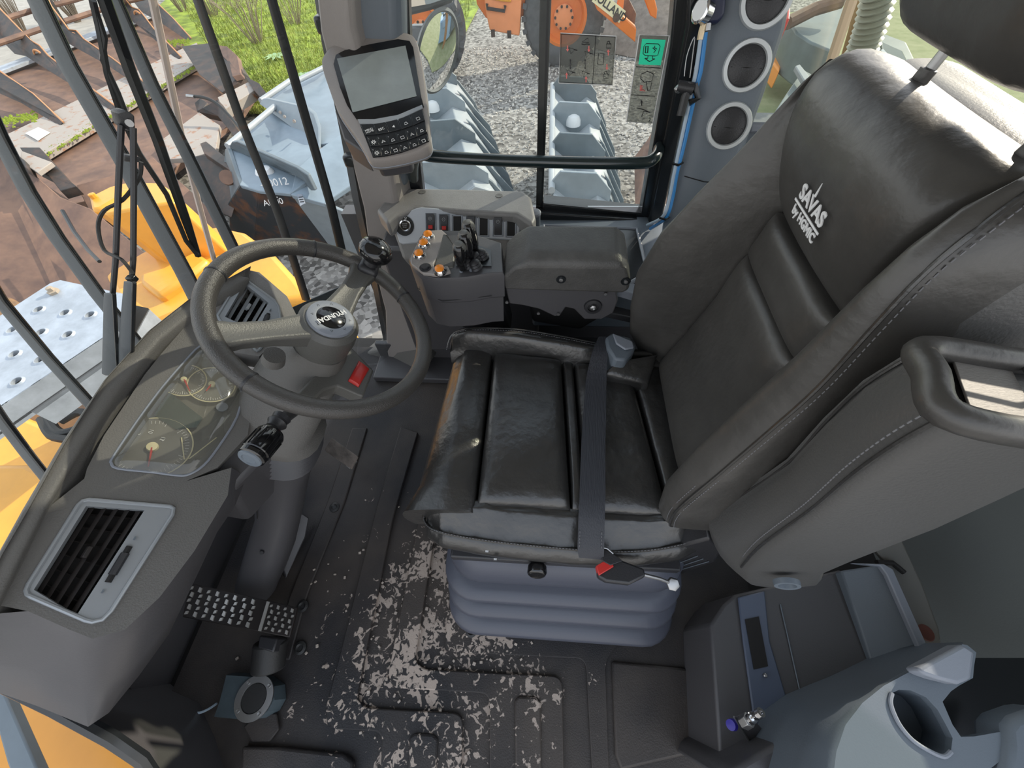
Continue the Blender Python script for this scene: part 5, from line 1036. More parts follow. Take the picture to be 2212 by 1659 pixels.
# cup holder console in the rear left corner
ch = thing('cup_holder_console', 'blue grey moulded rear corner console with a round cup recess', 'console', rc(1300, 1450, 0))
top_c = [(880, 1760), (905, 1560), (960, 1400), (1060, 1270), (1190, 1165), (1330, 1090), (1480, 1005), (1660, 918), (1690, 925), (1742, 968), (1728, 1050), (1722, 1120), (1640, 1165), (1590, 1200), (1540, 1262), (1600, 1400), (1650, 1472), (1730, 1470), (1900, 1440), (1930, 1475), (1915, 1545), (1880, 1620), (1700, 1760)]
cz = .47
cuph = [(1238, 1210), (1228, 1262), (1248, 1330), (1290, 1410), (1360, 1490), (1450, 1550), (1545, 1590), (1590, 1560), (1600, 1480), (1560, 1400), (1510, 1310), (1440, 1235), (1350, 1195), (1280, 1190)]
TC = [rc(*p, cz) for p in top_c]
build('console_top', holed(TC, [rc(*p, cz) for p in cuph], .012, (0, 0, 1)), K['trim'], ch)
CH = [rc(*p, cz) for p in cuph]; cc_ = sum(CH, V()) / len(CH)
mm = M(); mm.loft([CH, [cc_ + (p - cc_) * .93 + V((.01, 0, -.05)) for p in CH], [cc_ + (p - cc_) * .90 + V((.02, 0, -.075)) for p in CH]], True, False); mm.f.append([2 * len(CH) + i for i in range(len(CH))])
build('cup_recess', mm, K['trim'], ch, ang=1)
build('recess_lip', M().tube(cr([rc(*p, cz + .002) for p in cuph[:8]], 4), .003, 8), K['trimlt'], ch)
fl = [(640, 1760), (690, 1560), (760, 1380), (900, 1272), (1080, 1190), (1200, 1140), (1330, 1075), (1480, 995), (1660, 905)]
f2 = [(880, 1760), (905, 1560), (960, 1400), (1060, 1270), (1190, 1165), (1245, 1132), (1330, 1090), (1480, 1005), (1660, 918)]
build('console_flank', M().loft([[rc(*p, cz) for p in f2], [rc(x * .75 + X * .25, y * .75 + Y * .25, cz - .006) for (x, y), (X, Y) in zip(f2, fl)], [rc(*p, cz - .09) for p in fl], [rc(*p, cz - .09) + V((.0, 0, -.30)) for p in fl]], False, False), K['trim'], ch, ang=1.3)
build('raised_wing', M().prism([rc(*p, cz + .03) for p in ((1390, 1062), (1660, 916), (1738, 966), (1715, 1130), (1640, 1160), (1520, 1130), (1430, 1100))], (0, 0, -.03)), K['trimlt'], ch, bevel=.006)
build('inner_void', M().prism([rc(x, y, cz - .10) for x, y in ((1500, 1000), (2200, 1000), (2200, 1760), (1500, 1760))], (0, 0, -.02)), K['frame'], ch)
build('rear_rim', M().prism([rc(*p, cz + .01) for p in ((1920, 1400), (1960, 1350), (2100, 1300), (2200, 1290), (2200, 1760), (1900, 1760), (1930, 1500))], (0, 0, -.06)), K['trim'], ch, bevel=.012)
build('front_skirt', M().prism([rc(*p, .30) for p in ((280, 1660), (650, 1450), (700, 1520), (650, 1760), (250, 1760))], (0, 0, -.3)), K['dashlo'], ch, bevel=.008)
# ================================================================== outside
GZ = -2.0
def gravel():
    m = mat('gravel ground', (.40, .37, .34), .9, bump=1.0, bscale=25, detail=8)
    n = m.node_tree.nodes; l = m.node_tree.links; b = n['Principled BSDF']; t = n.new('ShaderNodeTexCoord')
    v = n.new('ShaderNodeTexVoronoi'); v.inputs['Scale'].default_value = 16; l.new(t.outputs['Object'], v.inputs[0])
    r = n.new('ShaderNodeValToRGB'); e = r.color_ramp.elements; e[0].color = (.12, .11, .10, 1); e[1].color = (.60, .565, .52, 1); e[0].position = .15; e[1].position = .85
    l.new(v.outputs['Color'], r.inputs[0]); z = n.new('ShaderNodeTexNoise'); z.inputs['Scale'].default_value = 1.2; z.inputs['Detail'].default_value = 6; l.new(t.outputs['Object'], z.inputs[0])
    mx = n.new('ShaderNodeMix'); mx.data_type = 'RGBA'; mx.blend_type = 'MULTIPLY'; mx.inputs['Factor'].default_value = .6; l.new(r.outputs[0], mx.inputs['A']); l.new(z.outputs[0], mx.inputs['B']); l.new(mx.outputs['Result'], b.inputs['Base Color'])
    return m
struct('ground', M().box((0, 10, GZ - .5), (90, 80, 1)), gravel(), smooth=False)
pb = M(); rn = random.Random(3)
for i in range(6500):
    x = rn.uniform(-3.0, 3.4); y = rn.uniform(4.5, 12.5); r = rn.uniform(.012, .035)
    c = V((x, y, GZ + r * .3)); a = [V((rn.gauss(0, 1), rn.gauss(0, 1), rn.gauss(0, 1))).normalized() * r * rn.uniform(.7, 1.2) for _ in range(2)]
    u_, w_ = a[0], a[0].cross(a[1]).normalized() * r * .8; q_ = a[0].cross(w_).normalized() * r * .7
    pb.add([c + u_, c - u_, c + w_, c - w_, c + q_, c - q_], [[0, 2, 4], [2, 1, 4], [1, 3, 4], [3, 0, 4], [2, 0, 5], [1, 2, 5], [3, 1, 5], [0, 3, 5]])
tag(build('gravel_stones', pb, mat('gravel stones', (.42, .38, .34), .85, col2=(.75, .70, .64), vscale=5), smooth=False), 'loose pale gravel stones in the yard between the grey buckets and the orange loader', 'gravel', kind='stuff')
gm = mat('grass soil', (.11, .15, .03), .9, bump=1, bscale=20, col2=(.34, .44, .05), vscale=2.2, cut=(.35, .62))
tag(build('grass_bank', M().prism([V((x, y, GZ + .02)) for x, y in ((-2.4, 8.6), (-1.6, 30), (-17, 30), (-13, 17), (-10.2, 12.2), (-8.4, 10.6), (-6.5, 8.9), (-4.5, 8.3))], (0, 0, .05)), gm, smooth=False), 'short bright green grass beyond the rusty rake', 'grass', kind='stuff')
gb_ = M()
for i in range(26000):
    t = rn.random() ** 1.3; y = 8.6 + 11 * t; x = rn.uniform(-6 - 8 * t, -2.3); z = GZ + .06
    h = rn.uniform(.04, .14); a = rn.uniform(0, 6.28); w = .012; dx, dy = cos(a) * w, sin(a) * w; lx, ly = rn.uniform(-.05, .05), rn.uniform(-.05, .05)
    gb_.add([(x - dx, y - dy, z), (x + dx, y + dy, z), (x + lx, y + ly, z + h)], [[0, 1, 2]])
tag(build('grass_blades', gb_, mat('grass blades', (.15, .20, .03), .6, col2=(.42, .45, .09), vscale=1.2), smooth=False), 'tufts of upright green grass blades on the bank', 'grass', kind='stuff')
tag(build('pale_lane', M().prism([V((x, y, GZ + .01)) for x, y in ((-60, 5), (-10.5, 9.5), (-12, 13), (-14, 17.5), (-18, 31), (-60, 50))], (0, 0, .02)), K['concrete'], smooth=False), 'pale dry lane behind the rusty rake at the far upper left', 'lane', kind='structure')
def shrub(x, y, h, n, lab, sp=.5, leafy=0):
    t = thing('bare_shrub', lab, 'shrub', (x, y, GZ), 'bare shrubs at the edge of the grass'); m = M(); r_ = random.Random(int(x * 10 + y * 7))
    for i in range(n):
        a = r_.uniform(0, 6.28); s = r_.uniform(.2, 1) * sp; p0 = V((x + cos(a) * .08, y + sin(a) * .08, GZ)); p1 = V((x + cos(a) * s * .5, y + sin(a) * s * .5, GZ + h * .5)); p2 = V((x + cos(a) * s + r_.uniform(-.1, .1), y + sin(a) * s, GZ + h * r_.uniform(.7, 1)))
        m.tube([p0, p1, p2], [.012, .008, .004], 4)
        for k in range(4):
            q = p1.lerp(p2, r_.random()); m.tube([q, q + V((r_.uniform(-.3, .3), r_.uniform(-.3, .3), r_.uniform(.1, .4))) * sp], [.005, .002], 3)
    tag(build('branches', m, K['twig'], t, smooth=False), kind='stuff'); return t
for (px, py, h, n, lab) in ((560, 100, 1.3, 26, 'bare many stemmed shrub in the middle of the green grass'), (465, 40, 1.5, 24, 'bare twiggy shrub at the top of the grass left of the middle one'), (640, 60, 1.2, 16, 'thin bare shrub on the grass nearest the cab pillar'), (400, 30, 1.7, 22, 'bare shrub rising behind the far end of the rusty rake'), (60, 90, 1.9, 80, 'tangled bare shrub behind the left end of the rusty rake'), (170, 50, 1.9, 80, 'tangled bare shrub behind the middle of the rusty rake'), (250, 30, 1.9, 60, 'tangled bare shrub seen between the wiper and the guard bars')):
    q = Wz(px, py, GZ); shrub(q.x, q.y, h, n, lab, .9)
for (px, py) in ((598, 128), (655, 172)):
    q = Wz(px, py, GZ + .05); t = thing('leafy_weed', {598: 'pale leafed weed in the grass, farther one', 655: 'pale leafed weed in the grass, nearer the cab pillar'}[px], 'weed', q); 
    for k in range(9):
        a = k * .7; e = V((cos(a), sin(a), 0)); f_ = V((-sin(a), cos(a), 0)) * .05; build('leaf', M().add([q, q + e * .15 + f_ + V((0, 0, .08)), q + e * .32 + V((0, 0, .06)), q + e * .15 - f_ + V((0, 0, .08))], [[0, 1, 2, 3]]), K['leaf'], t)
# ---------------- grey loader buckets lying in a row
def bucket(px, py, z0, yaw, L, lab, W_=1.0, rusty=False, n_ear=4):
    o = Wz(px, py, z0); R = Matrix.Rotation(radians(yaw), 3, 'Z')
    P = lambda x, y, z: o + R @ V((x, y, z))
    t = thing('loader_bucket', lab, 'bucket', V((o.x, o.y, GZ)), 'grey buckets lying in the yard')
    prof = [(-.08, .06), (.0, .0), (.22 * W_, -.16), (.44 * W_, -.02), (.60 * W_, -.10), (.80 * W_, -.42), (.92 * W_, -.80), (.86 * W_, GZ - z0 + .02), (-.05, GZ - z0 + .02)]
    build('shell', M().prism([P(x, 0, z) for x, z in prof], R @ V((0, L, 0))), K['bucket'], t, bevel=.012)
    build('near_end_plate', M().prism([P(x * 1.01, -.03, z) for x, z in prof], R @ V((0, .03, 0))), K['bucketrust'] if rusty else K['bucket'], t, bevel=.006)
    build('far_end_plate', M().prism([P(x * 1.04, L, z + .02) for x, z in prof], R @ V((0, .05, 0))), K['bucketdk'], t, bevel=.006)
    for i in range(n_ear):
        y = L * (.04 + .92 * i / (n_ear - 1)); h = .20
        build('mounting_ear', M().prism([P(-.10, y, -.02), P(-.10, y, .12), P(-.02, y, h + .02), (P(.40 * W_, y, h)), P(.60 * W_, y, .02), P(.60 * W_, y, -.10), P(.44 * W_, y, -.03), P(.22 * W_, y, -.17)], R @ V((0, .035, 0))), K['bucketdk'] if i % 2 else K['bucketmid'], t, bevel=.006)  # darker tones paint the shade on the camera-facing ear sides
    build('hinge_tube', M().cyl(P(-.10, 0, .09), P(-.10, L, .09), .035, 12), K['bucket'], t)
    for i in range(6):
        y = L * (.06 + .155 * i)
        build('wear_rib', M().prism([P(.56 * W_, y, -.04), P(.64 * W_, y - .03, -.10), P(.93 * W_, y - .22, -.46), P(.99 * W_, y - .26, -.70), P(.90 * W_, y - .22, -.62), P(.72 * W_, y - .10, -.28)], R @ V((0, .05, 0))), K['bucketdk'], t, bevel=.004)
    c = P(.20 * W_, L * .66, .02); build('white_cap', M().lathe([(.095, -.06), (.092, .0), (.07, .045), (.03, .065), (.001, .07)], c, (0, 0, 1), 18), K['white'], t)
    return t, P
bucket(1212, 430, -.95, 0, 2.7, 'grey bucket seen right of the window mullion, rightmost of the row', .85)
bucket(925, 410, -.95, 15, 3.2, 'middle grey bucket of the row, seen below the round mirror', 1.12)
t = thing('loader_bucket', 'nearest grey bucket with dark rusty end, left of the front pillar', 'bucket', Wz(600, 470, GZ), 'grey buckets lying in the yard')
def bslab(name, P, vec, m, bev=.008): return build(name, M().prism([Wz(x, y, z) for x, y, z in P], vec), m, t, bevel=bev)
U, LZ = -.90, -1.95
bslab('near_pocket', [(491, 318, U), (518, 400, -1.02), (559, 412, -1.04), (626, 418, -1.04), (668, 388, -1.02), (640, 368, -1.08), (560, 335, -1.02), (505, 318, -.92)], (0, 0, -.04), K['bucketblue'])
bslab('middle_pocket', [(503, 305, -.95), (592, 232, -.95), (640, 270, -1.10), (690, 300, -1.0), (680, 345, -1.0), (655, 375, -1.05), (570, 335, -1.12)], (0, 0, -.04), K['bucketblue'])
bslab('far_pocket', [(575, 214, -.95), (628, 176, -.95), (690, 145, -.95), (780, 210, -1.0), (770, 300, -1.0), (690, 312, -1.02), (660, 250, -1.1)], (0, 0, -.04), K['bucketblue'])
bslab('mounting_ear', [(495, 320, -.90), (500, 306, -.84), (512, 305, -.82), (640, 362, -.84), (664, 378, -.88), (680, 412, -1.02), (672, 412, -1.06), (645, 380, -1.04), (560, 350, -1.04)], (.02, .04, 0), K['bucketdk'])  # ears of this bucket also carry their shade as darker colour
bslab('mounting_ear', [(560, 225, -.90), (566, 214, -.84), (576, 213, -.82), (660, 232, -.82), (678, 246, -.85), (688, 275, -.92), (688, 322, -1.02), (652, 290, -1.06), (596, 248, -1.0)], (.02, .04, 0), K['bucketmid'])
for a_, b_ in (((491, 316), (594, 230)), ((563, 218), (626, 175)), ((640, 176), (712, 140))): build('hinge_tube', M().cyl(Wz(*a_, -.88), Wz(*b_, -.88), .035, 12), K['bucket'], t)
bslab('crest', [(640, 366, -1.0), (678, 330, -.98), (735, 290, -.98), (790, 290, -1.0), (800, 420, -1.3), (760, 400, -1.15), (700, 440, -1.15), (628, 420, -1.05)], (0, 0, -.05), K['bucketblue'])
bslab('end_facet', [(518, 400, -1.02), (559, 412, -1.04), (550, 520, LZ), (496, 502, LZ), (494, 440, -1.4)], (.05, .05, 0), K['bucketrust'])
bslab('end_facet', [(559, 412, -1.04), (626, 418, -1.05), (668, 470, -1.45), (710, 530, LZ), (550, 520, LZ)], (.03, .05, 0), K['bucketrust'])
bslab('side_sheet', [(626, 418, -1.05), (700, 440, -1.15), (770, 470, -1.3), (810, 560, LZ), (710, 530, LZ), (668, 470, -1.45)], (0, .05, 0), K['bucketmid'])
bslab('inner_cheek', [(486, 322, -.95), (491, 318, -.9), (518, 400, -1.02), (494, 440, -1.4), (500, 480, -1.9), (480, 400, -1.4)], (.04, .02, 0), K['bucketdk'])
c = Wz(571, 372, -1.0); build('white_cap', M().lathe([(.11, -.05), (.105, .0), (.08, .04), (.03, .06), (.001, .065)], c, (0, 0, 1), 18), K['white'], t)
def chalk(s_, x, y, z, h): o_ = Wz(x, y, z); text('chalk_writing', s_, h, K['white'], t, o_[:], (1, .25, 0), (0, .25, 1), .001)
chalk('-00012', 592, 395, -.99, .11); chalk('2.', 592, 422, -1.02, .09); chalk('AL 00', 590, 437, -1.10, .09)
q = Wz(650, 432, -1.08); build('type_plate', M().prism([Wz(x, y, -1.06) for x, y in ((643, 420), (653, 420), (660, 440), (650, 446))], (0, -.01, .01)), K['trimlt'], t)
for k in range(3): build('plate_line', M().tube([Wz(645 + k * 1.5, 426 + k * 5, -1.045), Wz(654 + k * 1.5, 425 + k * 5, -1.045)], .004, 4), K['dark'], t)
for x, y in ((606, 243), (615, 252), (636, 262), (660, 268)): build('bolt_head', M().lathe([(.02, 0), (.02, .015), (.001, .02)], Wz(x, y, -.90), (0, -1, .3), 8), K['rustlt'], t)
# ---------------- rusty rake attachment
rk = thing('rusty_rake', 'rusty rake attachment with five curved ribs, cross tubes and a mossy pale base strip', 'rake attachment', Wz(200, 230, GZ))
def slab(name, P, vec, m, par, bev=.006): return build(name, M().prism([Wz(*p) for p in P], vec), m, par, bevel=bev)
sz = -1.55
slab('base_strip', [(p[0], p[1], sz) for p in ((15, 290), (60, 268), (389, 107), (425, 92), (432, 132), (98, 330), (40, 362))], (0, 0, -.10), K['rustlt'], rk)
slab('lower_plate', [(p[0], p[1], sz - .14) for p in ((98, 330), (435, 132), (560, 190), (520, 250), (330, 400), (160, 440), (40, 362))], (0, 0, -.08), K['rust'], rk)
slab('rear_trough', [(p[0], p[1], sz - .12) for p in ((-60, 165), (0, 150), (205, 66), (330, 20), (400, 75), (389, 107), (60, 268), (-60, 330))], (0, 0, -.05), K['rust'], rk)
slab('rear_lip', [(-80, 172, sz), (205, 66, sz), (330, 22, sz), (333, 30, sz), (207, 76, sz), (-78, 184, sz)], (0, 0, -.06), K['galv'], rk)
mm = M(); r5 = random.Random(5)
for i in range(900):
    t_ = r5.random(); px_ = 60 + (432 - 60) * t_; py_ = 350 + (134 - 350) * t_ + r5.gauss(3, 3.5); c = Wz(px_, py_, sz - .03); r = r5.uniform(.015, .04)
    mm.add([c + V((r, 0, 0)), c + V((-r, 0, 0)), c + V((0, r, 0)), c + V((0, -r, 0)), c + V((0, 0, r))], [[0, 2, 4], [2, 1, 4], [1, 3, 4], [3, 0, 4]])
for i in range(350):
    px_, py_ = ((r5.uniform(5, 80), 0) if i % 2 else (r5.uniform(350, 410), 0)); py_ = (262 - (px_ - 5) * .12 + r5.gauss(0, 4)) if i % 2 else (95 - (px_ - 350) * .1 + r5.gauss(0, 3))
    c = Wz(px_, py_, sz + .0); r = r5.uniform(.015, .04); mm.add([c + V((r, 0, 0)), c + V((-r, 0, 0)), c + V((0, r, 0)), c + V((0, -r, 0)), c + V((0, 0, r))], [[0, 2, 4], [2, 1, 4], [1, 3, 4], [3, 0, 4]])
tag(build('moss', mm, K['moss'], rk, smooth=False), kind='stuff')
sd = (Wz(420, 139, sz) - Wz(98, 328, sz)).normalized() * .05
def rib(P, boss=None):
    up = [Wz(x, y, z) for x, y, z in P]; lo = [p + V((-.30, -.16, -.12)) * (.25 + 1.1 * min(1, 1.4 * i / (len(up) - 1))) for i, p in enumerate(up)]
    r_ = build('rib', M().prism(up + lo[::-1], sd), K['rustdk'], rk, bevel=.004)
    build('rust_edge', M().tube([p + sd * .5 + V((0, 0, .006)) for p in up], .016, 5), K['rustedge'], r_)
    if boss:
        c = Wz(*boss); a_ = sd.normalized(); u_ = a_.orthogonal().normalized(); w_ = a_.cross(u_); build('boss', M().tube([c + (u_ * cos(pi * k / 9) + w_ * sin(pi * k / 9)) * .085 for k in range(18)], .022, 8, loop=True), K['rustedge'], r_); build('boss_hole', M().lathe([(.066, .0), (.06, .02), (.001, .02)], c, a_, 16), K['concrete'], r_)
rib([(135, 266, sz + .02), (70, 205, sz + .10), (0, 157, sz + .25), (-60, 110, sz + .5)])
rib([(260, 240, sz + .02), (158, 165, sz + .12), (103, 122, sz + .25), (84, 100, sz + .34), (66, 90, sz + .38), (0, 22, sz + .7), (-40, -30, sz + .9)], (84, 119, sz + .25))
rib([(345, 205, sz + .02), (242, 128, sz + .12), (180, 86, sz + .25), (164, 68, sz + .34), (148, 66, sz + .38), (109, 14, sz + .7), (85, -40, sz + .9)], (164, 82, sz + .25))
rib([(390, 124, sz + .02), (330, 62, sz + .14), (312, 38, sz + .25), (299, 22, sz + .32), (283, 16, sz + .36), (262, -10, sz + .6), (240, -60, sz + .9)], (299, 34, sz + .25))
rib([(412, 84, sz + .02), (372, 40, sz + .15), (334, 4, sz + .3), (300, -40, sz + .5)])
for P in (((-40, 62), (16, 39), (72, 22), (160, 0), (260, -30)), ((-40, 106), (49, 76), (90, 62), (184, 32), (262, 6), (330, -10))): build('cross_tube', M().tube([Wz(x, y, sz + .55 - .1 * (P[0][1] > 80)) for x, y in P], .05, 8), K['rust'], rk)
pl_ = build('data_plate', M().prism([Wz(x, y, sz + .01) for x, y in ((56, 289), (84, 276), (108, 287), (82, 304))], (0, 0, .01)), K['white'], rk)
# ---------------- coupling parts and rusty bucket beside it
cf = thing('rusty_coupler', 'dark rusty quick coupler frame between the rake and the grey buckets', 'coupler', Wz(450, 320, GZ))
slab('bracket_plate', [(392, 100, -1.3), (460, 92, -1.25), (500, 115, -1.25), (525, 155, -1.3), (512, 180, -1.4), (480, 200, -1.45), (430, 160, -1.4)], (.05, .05, -.12), K['rustdk'], cf)
slab('bracket_side', [(455, 95, -1.2), (490, 100, -1.2), (512, 120, -1.2), (520, 160, -1.3), (502, 165, -1.3), (495, 135, -1.3)], (.04, 0, -.08), K['rust'], cf)
slab('pin_block', [(470, 210, -1.35), (540, 175, -1.35), (550, 195, -1.4), (482, 238, -1.4)], (0, 0, -.15), K['rustlt'], cf)
slab('side_cheek', [(530, 165, -1.3), (560, 180, -1.3), (585, 215, -1.35), (572, 222, -1.4), (545, 190, -1.35)], (.03, 0, -.2), K['rustdk'], cf)
slab('hook_plate', [(420, 222, -1.2), (432, 212, -1.2), (448, 222, -1.2), (440, 232, -1.2), (470, 215, -1.2), (520, 290, -1.25), (510, 300, -1.3), (470, 250, -1.3), (425, 240, -1.25)], (.03, .02, -.10), K['rustdk'], cf)
slab('pale_plate', [(345, 305, -1.25), (430, 242, -1.25), (474, 270, -1.25), (466, 325, -1.25), (415, 340, -1.25), (352, 345, -1.25)], (0, 0, -.06), K['rustlt'], cf)
slab('dark_lever', [(432, 310, -1.1), (445, 305, -1.1), (500, 350, -1.1), (500, 370, -1.1), (440, 330, -1.1)], (0, 0, -.08), K['rustdk'], cf)
slab('cheek_plate', [(400, 340, -1.2), (450, 335, -1.2), (520, 375, -1.2), (518, 410, -1.3), (500, 470, -1.5), (455, 450, -1.5), (420, 390, -1.4)], (-.05, .05, -.04), K['rustdk'], cf)
c = Wz(493, 385, -1.14); build('pin_hole', M().lathe([(.05, 0), (.085, 0), (.085, .04), (.05, .04)], c, (.3, -.7, .7), 20), K['rust'], cf); build('pin_end', M().lathe([(.045, .0), (.03, .02), (.001, .02)], c, (.3, -.7, .7), 14), K['rustlt'], cf)
build('coupler_hose', M().tube(cr([Wz(x, y, z) for x, y, z in ((405, 207, -1.0), (420, 208, -1.0), (445, 212, -1.0), (470, 225, -1.05), (500, 255, -1.15), (525, 285, -1.2))], 4), .022, 8), K['rubber'], cf)
build('hose_end', M().tube([Wz(404, 207, -1.0), Wz(420, 209, -1.0)], .024, 8), K['steel'], cf)
rb = thing('rusty_bucket', 'large plain rust brown bucket flank directly ahead of the cab at the left', 'bucket', Wz(110, 500, GZ))
slab('flank', [(-120, 250, -.75), (0, 320, -.8), (60, 365, -.85), (130, 425, -.95), (195, 450, -1.0), (330, 560, -1.25), (470, 640, -1.6), (200, 760, -1.6), (-160, 900, -1.4)], (0, 0, -.1), K['rust'], rb, .01)
slab('top_lip', [(-120, 240, -.70), (0, 305, -.72), (52, 345, -.75), (60, 365, -.78), (0, 330, -.76), (-120, 262, -.74)], (0, 0, -.12), K['rustdk'], rb)
slab('link_plate', [(42, 318, -.85), (85, 318, -.85), (110, 345, -.88), (150, 390, -.92), (165, 402, -.95), (130, 412, -.95), (105, 380, -.9), (75, 365, -.9)], (0, 0, -.10), K['rustdk'], rb)
slab('pale_top', [(45, 325, -.80), (112, 350, -.82), (80, 372, -.82), (45, 350, -.80)], (0, 0, -.05), K['rustlt'], rb)
slab('mid_plate', [(165, 400, -1.1), (240, 380, -1.1), (330, 340, -1.15), (420, 420, -1.3), (500, 500, -1.5), (420, 520, -1.5), (200, 470, -1.2)], (0, 0, -.1), K['rust'], rb)
build('drag_line', M().tube([Wz(x, y, z) for x, y, z in ((135, 455, -.88), (160, 500, -.98), (190, 540, -1.02), (215, 565, -1.05))], .018, 6), K['frame'], rb)
# ---------------- own machine in front: yellow frame and walkway
ym = thing('yellow_front_frame', 'yellow painted front frame and lift arm tower of the loader ahead of the windscreen', 'machine frame', Wz(350, 600, -1.5))
def tower(name, topP, z, vec, m, bev=.02): return build(name, M().prism([Wz(x, y, z) for x, y in topP], vec), m, ym, bevel=bev)
tp4 = [(195, 425), (238, 402), (280, 392), (345, 394), (378, 418), (372, 436), (300, 448), (228, 462), (196, 450)]
A_ = [Wz(x, y, -.05) for x, y in tp4]; ac_ = sum(A_, V()) / len(A_)
build('tower', M().loft([[p + V((.30, -.05, -.75)) for p in A_], [p + V((.05, 0, -.15)) for p in A_], A_]), K['yellow'], ym, bevel=.015)
tower('tower_cap', [(190, 425), (240, 400), (285, 408), (215, 450), (196, 452)], -.03, (0, 0, -.05), K['yellow'])
build('cap_bolt', M().lathe([(.02, 0), (.02, .025), (.001, .03)], Wz(204, 427, -.03), (0, 0, 1), 8), K['yellow'], ym)
tower('hood_plate', [(222, 592), (300, 545), (392, 495), (470, 487), (530, 500), (590, 545), (640, 600), (668, 640), (560, 660), (440, 650), (330, 700), (260, 660)], -.42, (0, 0, -.25), K['yellow'], .04)
tower('step_block', [(300, 590), (352, 575), (420, 540), (450, 560), (400, 600), (340, 640), (300, 610)], -.36, (0, 0, -.10), K['yellow'], .03)
tower('lower_deck', [(250, 640), (340, 640), (420, 650), (420, 740), (330, 800), (250, 740)], -.65, (0, 0, -.2), K['yellow'], .03)
tower('front_beam', [(-120, 880), (30, 890), (160, 945), (150, 990), (60, 1130), (-160, 1200)], -.75, (0, 0, -.3), K['yellow'], .03)
tower('side_beam', [(-60, 1000), (60, 1000), (140, 1040), (80, 1200), (-80, 1300)], -.45, (0, 0, -.2), K['yellow'], .03)
tower('under_plate', [(-200, 650), (20, 640), (230, 760), (260, 860), (150, 960), (-200, 900)], -1.0, (0, 0, -.2), mat('oily yellow brown metal', (.40, .20, .06), .6, col2=(.10, .06, .04), vscale=4), .02)
tower('bracket', [(155, 800), (215, 790), (222, 850), (185, 880), (160, 850)], -.40, (0, 0, -.3), K['rust'], .01)
tower('hinge_plate', [(290, 670), (330, 690), (345, 720), (310, 740), (285, 700)], -.15, (0, 0, -.2), K['rust'], .01)
tower('rear_flange', [(640, 690), (770, 720), (778, 745), (750, 770), (700, 760)], -.30, (0, 0, -.08), K['yellow'], .01)
build('flange_bolt', M().lathe([(.025, 0), (.025, .03), (.001, .03)], Wz(765, 738, -.29), (0, 0, 1), 10), K['rust'], ym)
for P in (((90, 905), (110, 940), (150, 950)), ((100, 895), (130, 935), (185, 920)), ((130, 910), (170, 890), (200, 900)), ((60, 850), (120, 860), (190, 840))): build('hydraulic_hose', M().tube(cr([Wz(x, y, -.5) for x, y in P], 4), .022, 8), K['rubber'], ym)
wk = thing('walkway_plate', 'galvanised walkway plate with raised drain holes in front of the windscreen', 'walkway', Wz(150, 720, -.1))
zw = .08; o4 = [Wz(x, y, zw) for x, y in ((-120, 760), (108, 612), (130, 605), (292, 640), (250, 712), (20, 866), (-120, 960))]
holes = [(85, 670), (142, 677), (196, 681), (28, 714), (90, 719), (148, 724), (33, 766), (88, 778), (38, 825)]
def hole_ring(px, py, r, n=14): c = Wz(px, py, zw); return [c + V((r * cos(2 * pi * i / n), r * sin(2 * pi * i / n), 0)) for i in range(n)]
bm = bmesh.new(); ed = []
for L_ in [o4] + [hole_ring(*h, .018) for h in holes]:
    vs = [bm.verts.new(p) for p in L_]; ed += [bm.edges.new((vs[i], vs[(i + 1) % len(vs)])) for i in range(len(vs))]
bmesh.ops.triangle_fill(bm, edges=ed, use_beauty=True, use_dissolve=False)
mm = M(); bm.verts.index_update(); mm.v = [v.co.copy() for v in bm.verts]; mm.f = [[v.index for v in f.verts] for f in bm.faces]; bm.free()
build('plate', mm, K['galv'], wk, smooth=False)
build('folded_edge', M().prism([o4[3], o4[4], o4[5], o4[6], o4[6] + V((0, 0, -.09)), o4[5] + V((0, 0, -.09)), o4[4] + V((0, 0, -.09)), o4[3] + V((0, 0, -.09))][0:0] or [o4[4], o4[5], o4[6], o4[6] + V((0, 0, -.10)), o4[5] + V((0, 0, -.10)), o4[4] + V((0, 0, -.10))], (-.004, .004, 0)), K['galv'], wk)
build('hole_shade_sheet', M().prism([p + V((0, 0, -.075)) for p in o4], (0, 0, -.01)), K['dark'], wk)  # added dark sheet, paints the shade seen through the drain holes
for h in holes: build('drain_hole_rim', M().lathe([(.018, -.01), (.0185, .006), (.021, .007), (.027, .0)], Wz(*h, zw), (0, 0, 1), 18, False), K['galv'], wk)
build('support_beam', M().prism([p + V((0, 0, -.08)) for p in o4[2:6]], (0, 0, -.10)), K['galv'], wk)
tag(build('plate_bolt', M().lathe([(.022, 0), (.024, .012), (.014, .014), (.014, .03), (.001, .034)], Wz(118, 632, zw), (0, 0, 1), 6), mat('rusty bolt head', (.42, .34, .26), .6)), 'rusty hexagon bolt on the corner of the galvanised walkway plate', 'bolt')
# ---------------- windscreen, guard bars, wipers
WS = [(1.04, -.455), (.97, -.52), (.88, -.60), (.76, -.66), (.62, -.705), (.48, -.735), (.30, -.755), (.10, -.755), (-.10, -.72)]
ws_ = thing('window_3', None, None, (-.75, .5, .7), kind='structure')
mm = M(); mm.loft([[V((x - .10, y, .03)), V((x - .06, y, .58)), V((x - .03, y, .80)), V((x + .03, y, 1.25)), V((x + .06, y, 1.5))] for y, x in WS[:5]], False, False)
mm.loft([[V((x - .055, y, .62)), V((x - .03, y, .80)), V((x + .03, y, 1.25)), V((x + .06, y, 1.5))] for y, x in WS[4:]], False, False)
build('pane', mm, K['glass'], ws_)
def wsx(y):
    for (y0, x0), (y1, x1) in zip(WS[:-1], WS[1:]):
        if y <= y0 and y >= y1: return x0 + (x1 - x0) * (y - y0) / (y1 - y0)
    return WS[-1][1]
